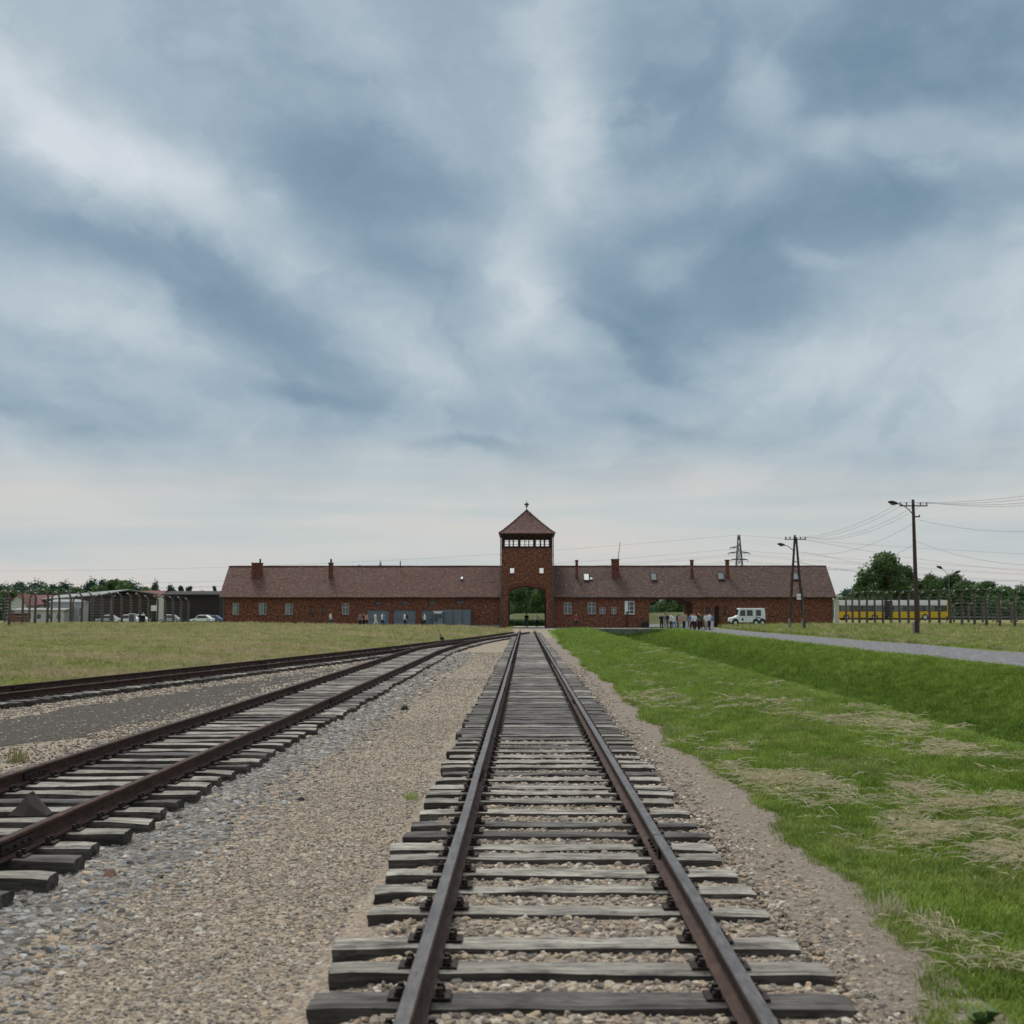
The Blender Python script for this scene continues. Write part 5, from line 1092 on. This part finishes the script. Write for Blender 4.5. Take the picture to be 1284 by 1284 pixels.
def tree(px, Y, topy, v, label, group, wpx=None, rz=0):
    x = PX(px, Y); z = H(x, Y)-.1; hh = PZ(topy, Y)-z; s = hh/VH[v]; k = empty('tree', (x, Y, z), rz); tag(k, label, 'tree', group)
    w0 = {'broad_dk': 11, 'broad_md': 10, 'bushy': 10, 'blue': 12, 'blue2': 12, 'big': 12, 'big2': 12, 'conifer': 5.5}[v]; sw = s if wpx is None else 1.42*(wpx/F*Y)/w0
    for nm, me in zip(('trunk', 'crown'), TV[v]):
        o = bpy.data.objects.new(nm, me); COL.objects.link(o); o.parent = k; o.scale = (sw, sw, s)
    return k
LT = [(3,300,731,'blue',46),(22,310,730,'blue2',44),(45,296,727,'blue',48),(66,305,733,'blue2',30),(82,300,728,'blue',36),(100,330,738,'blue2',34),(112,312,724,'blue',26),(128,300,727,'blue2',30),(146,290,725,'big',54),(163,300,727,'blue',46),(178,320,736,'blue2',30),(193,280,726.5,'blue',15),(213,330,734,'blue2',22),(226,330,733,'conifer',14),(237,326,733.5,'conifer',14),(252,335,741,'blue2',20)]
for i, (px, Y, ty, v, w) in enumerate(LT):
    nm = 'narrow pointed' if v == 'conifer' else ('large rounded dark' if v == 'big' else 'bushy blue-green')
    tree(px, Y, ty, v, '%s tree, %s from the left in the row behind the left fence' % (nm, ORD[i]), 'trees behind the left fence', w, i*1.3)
RT = [(1062,275,739,'blue2',34,'hazy pale tree just right of the gatehouse end'),(1088,238,718,'bushy',40,'dark shoulder of the tree clump left of the tallest tree on the right'),(1113,240,690,'big',60,'tallest broad tree behind the bus on the right'),(1132,246,706,'big',40,'dark tree leaning against the right side of the tallest tree'),
 (1168,236,719,'big2',36,'rounded brighter green tree right of the tall pole'),(1197,244,718,'big2',40,'leafy tree behind the double street lamp'),(1219,250,735,'bushy',40,'dark low tree right of the street lamp'),(1240,240,727,'big',36,'pointed dark tree among the right fence posts'),(1264,248,736,'bushy',40,'low dark tree near the right edge'),(1284,262,732,'blue',28,'bluish tree cut by the right edge of the picture'),(1185,240,752,'bushy',30,'low bush under the trees by the street lamp'),(1148,238,742,'bushy',36,'dark bush behind the tall pole'),(1305,250,730,'broad_dk',40,'dark tree just outside the right edge')]
for i, (px, Y, ty, v, w, lb) in enumerate(RT): tree(px, Y, ty, v, lb, 'trees on the right', w, i*1.1)
AT = [(641,215,726,'big',26,'dark tree at the left side of the view through the tower arch'),(652,205,734,'big2',30,'lighter leafy tree in the middle of the view through the tower arch'),(668,220,722,'broad_dk',34,'tall dark tree at the centre of the view through the tower arch'),(681,212,727,'big',28,'dark tree at the right side of the view through the tower arch'),(664,235,731,'bushy',50,'low wide bush at the back of the tower arch view'),
 (822,250,738,'blue',30,'pale green tree at the left of the view through the right passage'),(838,225,744,'bushy',26,'dark bushy tree in the middle of the view through the right passage'),(850,232,738,'big',34,'dark tree at the right of the view through the right passage'),(866,240,738,'broad_dk',30,'dark tree hidden partly by the right jamb of the right passage'),
 (476,190,704,'broad_dk',9,'tree top peeping over the ridge of the left wing'),(450,200,706,'conifer',8,'thin tree top showing over the left wing roof near the middle'),(268,240,733,'conifer',9,'thin sparse tree between the dark barn and the gatehouse')]
for i, (px, Y, ty, v, w, lb) in enumerate(AT): tree(px, Y, ty, v, lb, 'trees behind the gatehouse', w, i*.9)
# hedge seen low through the tower arch
x = PX(660, 166); k = empty('hedge', (x, 166, .3)); tag(k, 'low dark clipped hedge across the view through the tower arch', 'hedge'); r = random.Random(5); m = MB()
for i in range(5000):
    p = Vector((r.uniform(-4.5, 4.5), r.uniform(-.6, .6), r.uniform(0, .75)+.1*math.sin(i))); s = .12; a = Vector((r.gauss(0,1), r.gauss(0,1), r.gauss(0,1))).normalized()*s; b = a.cross(Vector((r.gauss(0,1), r.gauss(0,1), r.gauss(0,1)))).normalized()*s; m.add([p-a, p+b, p+a, p-b], [(0,1,2,3)])
m.build('foliage', M['leaf_dk'], k, fix=False); m = MB()
for i in range(12): m.tube([(-4.4+i*.8, 0, -.2), (-4.3+i*.8, .1, .6)], .03, 5)
m.build('stem', M['bark'], k)
# distant wood band on the horizon
r = random.Random(12); m = MB()
for i in range(5200):
    a = r.uniform(-.62, .62); D = r.uniform(520, 600); x = math.sin(a)*D*1.1; y = D; hh = 7+3.5*mn.noise(Vector((x*.02, 0, 0)))+2*mn.noise(Vector((x*.09, 3, 0))); z = hh*r.random()**.6
    s = r.uniform(.9, 2.0); n = Vector((r.gauss(0,.6), -1, r.gauss(0,.6))).normalized(); aa = n.cross(Vector((0,0,1))).normalized()*s; bb = n.cross(aa); p = Vector((x, y, z)); m.add([p-aa, p+bb, p+aa*.8+bb*.4, p-bb], [(0,1,2,3)])
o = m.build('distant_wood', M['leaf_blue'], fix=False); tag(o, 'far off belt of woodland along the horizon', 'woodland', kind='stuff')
# ------------------------------------------------------------------ people
SKIN = simple('skin', s2l((196,150,124)), .6, .05)
def body_mesh(pose):
    sw, arm, bend = pose; V = []; E = []; Rr = []
    def v(p, r_): V.append(p); Rr.append(r_); return len(V)-1
    pel = v((0, 0, .95), .145); sp = v((0, .01, 1.13), .13); ch = v((0, 0, 1.34), .155); nk = v((0, -.01, 1.50), .06); hd = v((0, -.025, 1.60), .088); ht_ = v((0, -.02, 1.69), .078)
    E += [(pel, sp), (sp, ch), (ch, nk), (nk, hd), (hd, ht_)]
    for s in (-1, 1):
        sh = v((s*.175, 0, 1.43), .062); k_ = s*arm
        el = v((s*.235, .02-k_*.10+0, 1.15), .045); wr_ = v((s*.235-s*.06*bend, -.06-k_*.22-bend*.18, .92+bend*.20), .033); ha = v((s*.225-s*.08*bend, -.09-k_*.26-bend*.24, .84+bend*.24), .036)
        E += [(ch, sh), (sh, el), (el, wr_), (wr_, ha)]
        hp = v((s*.095, 0, .88), .095); q = s*sw; kn = v((s*.10, -.05-q*.20 if q > 0 else -.02-q*.10, .50), .062); an = v((s*.10, -q*.30+.03, .09+(.05 if q < 0 else 0)*abs(sw)), .042); to = v((s*.12, -q*.30-.13, .045), .038)
        E += [(pel, hp), (hp, kn), (kn, an), (an, to)]
    me = bpy.data.meshes.new('body'); me.from_pydata(V, E, []); o = bpy.data.objects.new('body', me); COL.objects.link(o)
    o.modifiers.new('s', 'SKIN'); ly = me.skin_vertices[0].data if me.skin_vertices else None
    for i, r_ in enumerate(Rr): ly[i].radius = (r_, r_*(.72 if i in (0, 1, 2) else 1)); 
    ly[0].use_root = True
    ss = o.modifiers.new('ss', 'SUBSURF'); ss.levels = 2; ss.render_levels = 2; bake(o); me2 = o.data; bpy.data.objects.remove(o)
    me2.materials.clear(); me2.materials.append(SKIN); me2.polygons.foreach_set('use_smooth', [True]*len(me2.polygons)); return me2
def shell(src, cond, off_, name):
    bm = bmesh.new(); bm.from_mesh(src); bm.normal_update(); dl = [f for f in bm.faces if not cond(f.calc_center_median())]; bmesh.ops.delete(bm, geom=dl, context='FACES')
    for v in bm.verts: v.co += v.normal*off_
    me = bpy.data.meshes.new(name); bm.to_mesh(me); bm.free(); me.materials.clear(); me.materials.append(M['white']); me.polygons.foreach_set('use_smooth', [True]*len(me.polygons)); return me
POSES = []
for pose in ((.15, .1, 0), (.9, .7, 0), (-.9, -.7, .2), (.1, 0, .9), (-.25, .1, .5)):
    b = body_mesh(pose)
    POSES.append((b, shell(b, lambda c: .93 < c.z < 1.475 and not (abs(c.x) > .19 and c.z < 1.16), .016, 'shirt'), shell(b, lambda c: .10 < c.z < .99 and abs(c.x) < .19, .014, 'trousers'),
        shell(b, lambda c: c.z > 1.60 and (c.y > -.045 or c.z > 1.68), .014, 'hair'), shell(b, lambda c: c.z < .10, .010, 'shoes'), shell(b, lambda c: .48 < c.z < .99 and abs(c.x) < .19, .016, 'shorts')))
CM = {n: simple(n+' cloth', s2l(c), .85, .12, 5) for n, c in dict(white=(222,222,220), black=(34,34,38), navy=(42,48,72), red=(150,52,56), grey=(120,120,124), blue=(96,124,168), beige=(178,162,138), green=(72,88,66), pink=(188,140,144), denim=(70,84,110)).items()}
HM = {n: simple(n+' hair', s2l(c), .7, .1) for n, c in dict(dark=(42,32,28), brown=(84,60,44), fair=(168,138,98)).items()}
def person(px, Y, sh, tr_, label, pose=0, rz=0, hair='dark', hgt=1.72, group=None, shorts=False):
    x = PX(px, Y); z = H(x, Y)+.02; k = empty('person', (x, Y, z), rz); tag(k, label, 'person', group); s = hgt/1.77; k.scale = (s, s, s); P_ = POSES[pose]
    parts = [('body', P_[0], None), ('shirt', P_[1], CM[sh]), ('shorts' if shorts else 'trousers', P_[5] if shorts else P_[2], CM[tr_]), ('hair', P_[3], HM[hair]), ('shoes', P_[4], CM['black' if tr_ != 'black' else 'grey'])]
    for nm, me, mt in parts:
        o = bpy.data.objects.new(nm, me); COL.objects.link(o); o.parent = k
        if mt: o.material_slots[0].link = 'OBJECT'; o.material_slots[0].material = mt
    return k
gl = 'visitors walking along the left wing'; R90 = math.pi/2
person(414.5, 138, 'white', 'denim', 'person in white top walking alone before the left wing', 1, R90, 'dark', 1.7, gl)
person(451.5, 137.5, 'grey', 'black', 'person in grey top at the left of the huddle before the first garage door', 0, .4, 'dark', 1.62, gl)
person(456.5, 137.8, 'red', 'black', 'person in red top in the huddle left of the garage doors', 0, -.5, 'brown', 1.65, gl)
person(459.8, 137.3, 'beige', 'black', 'person in beige top at the right of the huddle left of the garage doors', 4, 1.0, 'dark', 1.6, gl, True)
person(470.8, 137, 'white', 'white', 'person all in white walking before the first garage door', 1, R90, 'dark', 1.75, gl)
person(479.2, 137, 'white', 'navy', 'person in white shirt and navy trousers before the first garage door', 2, R90, 'dark', 1.75, gl)
person(482.3, 137.2, 'blue', 'blue', 'person in light blue clothes at the right edge of the first garage door', 4, -R90, 'brown', 1.6, gl)
person(507.5, 136.8, 'white', 'black', 'person in white top with black backpack before the second garage door', 2, R90, 'dark', 1.75, gl)
m = MB(); xq = PX(510.5, 136.8); m.prism([(-.13,0),(.13,0),(.15,.3),(.08,.48),(-.08,.48),(-.15,.3)], 'y', -.1, .1); o = bevel(m.build('backpack', CM['black'], loc=(xq, 136.8, H(xq, 136.8)+1.0)), .04, 2); o.rotation_euler = (0, 0, R90); tag(o, 'black backpack on the back of the person before the second garage door', 'backpack')
person(532.5, 136.3, 'white', 'black', 'person in white top striding before the third garage door', 1, -R90, 'fair', 1.7, gl)
person(529.5, 137.5, 'black', 'black', 'person in black stooping behind the one in white before the third garage door', 3, .2, 'dark', 1.25, gl)
person(722.2, 137.5, 'red', 'navy', 'person in red top and navy trousers right of the tower', 1, R90, 'brown', 1.72)
person(660.3, 146, 'black', 'grey', 'person in dark jacket standing in the tower arch', 0, .2, 'dark', 1.75)
person(673.5, 150, 'white', 'black', 'person in white shirt at the right side of the tower arch', 3, -.6, 'fair', 1.7)
cr_ = [(829.5,'black','black',0,'dark',1.66,121,0),(833.6,'grey','beige',4,'brown',1.78,117.8,1),(836,'black','denim',3,'dark',1.7,123,0),(841.2,'white','navy',0,'fair',1.74,118.6,0),(844.6,'white','blue',1,'dark',1.6,119.6,0),(849.8,'navy','denim',0,'brown',1.66,122.6,0),(852.2,'pink','beige',4,'dark',1.58,121.4,1),(857.8,'beige','navy',0,'dark',1.74,118.4,0),
 (860.4,'grey','white',3,'brown',1.68,122,0),(865.6,'blue','beige',2,'fair',1.62,123.2,1),(868.2,'white','black',2,'dark',1.72,119.2,0),(870.8,'white','navy',4,'fair',1.68,121.5,0),(875.8,'black','black',0,'fair',1.8,118.8,0),(878.6,'green','black',3,'dark',1.7,122,0),(883.4,'black','denim',0,'brown',1.64,123,0),(885.2,'white','beige',4,'dark',1.66,120.8,0),(889.3,'white','black',0,'dark',1.8,118.6,0),(892.8,'blue','white',3,'dark',1.62,122.2,0)]
for i, (px, sh, tr_, po, ha, hg, Y, so_) in enumerate(cr_):
    person(px, Y, sh, tr_, 'person in %s top and %s %s, %s from left in the passage crowd' % (sh, tr_, 'shorts' if so_ else 'trousers', (ORD+['seventeenth','eighteenth'])[i]), po, (i*1.7) % 6.28, ha, hg, 'crowd standing before the right passage', bool(so_))
person(179.5, 165, 'white', 'white', 'person in white standing behind the left fence near the dark box', 0, 0, 'dark', 1.7)
# hedge rows and bushes closing the gaps under the trees
for i, (px, Y, ty, w) in enumerate([(10,285,738,50),(36,290,741,44),(58,288,737,50),(76,290,739,40),(92,292,737,46),(125,298,735,44),(152,285,733,40),(180,305,737,40)]):
    tree(px, Y, ty, 'bushy', 'dark bushy undergrowth, %s clump from the left below the tree row' % ORD[i], 'bushes below the left trees', w, i*2.1)
for i, (px, Y, ty, w) in enumerate([(1062,262,748,34),(1204,232,731,44),(1230,236,735,44),(1256,230,736,44),(1282,240,736,44),(1096,250,726,46),(1152,246,728,40),(1180,250,726,40),(1140,252,722,40),(1216,254,730,44)]):
    tree(px, Y, ty, 'bushy', 'dark bushy undergrowth, %s clump listed outward under the right trees' % ORD[i], 'bushes below the right trees', w, i*2.1)

# grassy embankment far behind the gatehouse openings
def bankz(x, y):
    return H(x, y)+1.75*smooth(178, 186, y)*(1-smooth(190, 202, y))*(1-smooth(26, 42, x))*smooth(-30, -18, x)+.15*mn.noise(Vector((x*.3, y*.3, 0)))-.05
bk = gridmesh('embankment', axis([(-30, 44, 1.5)]), axis([(177, 203, 1.2)]), bankz, simple('yellowing meadow', (.085, .09, .03), .95, .6, .6))
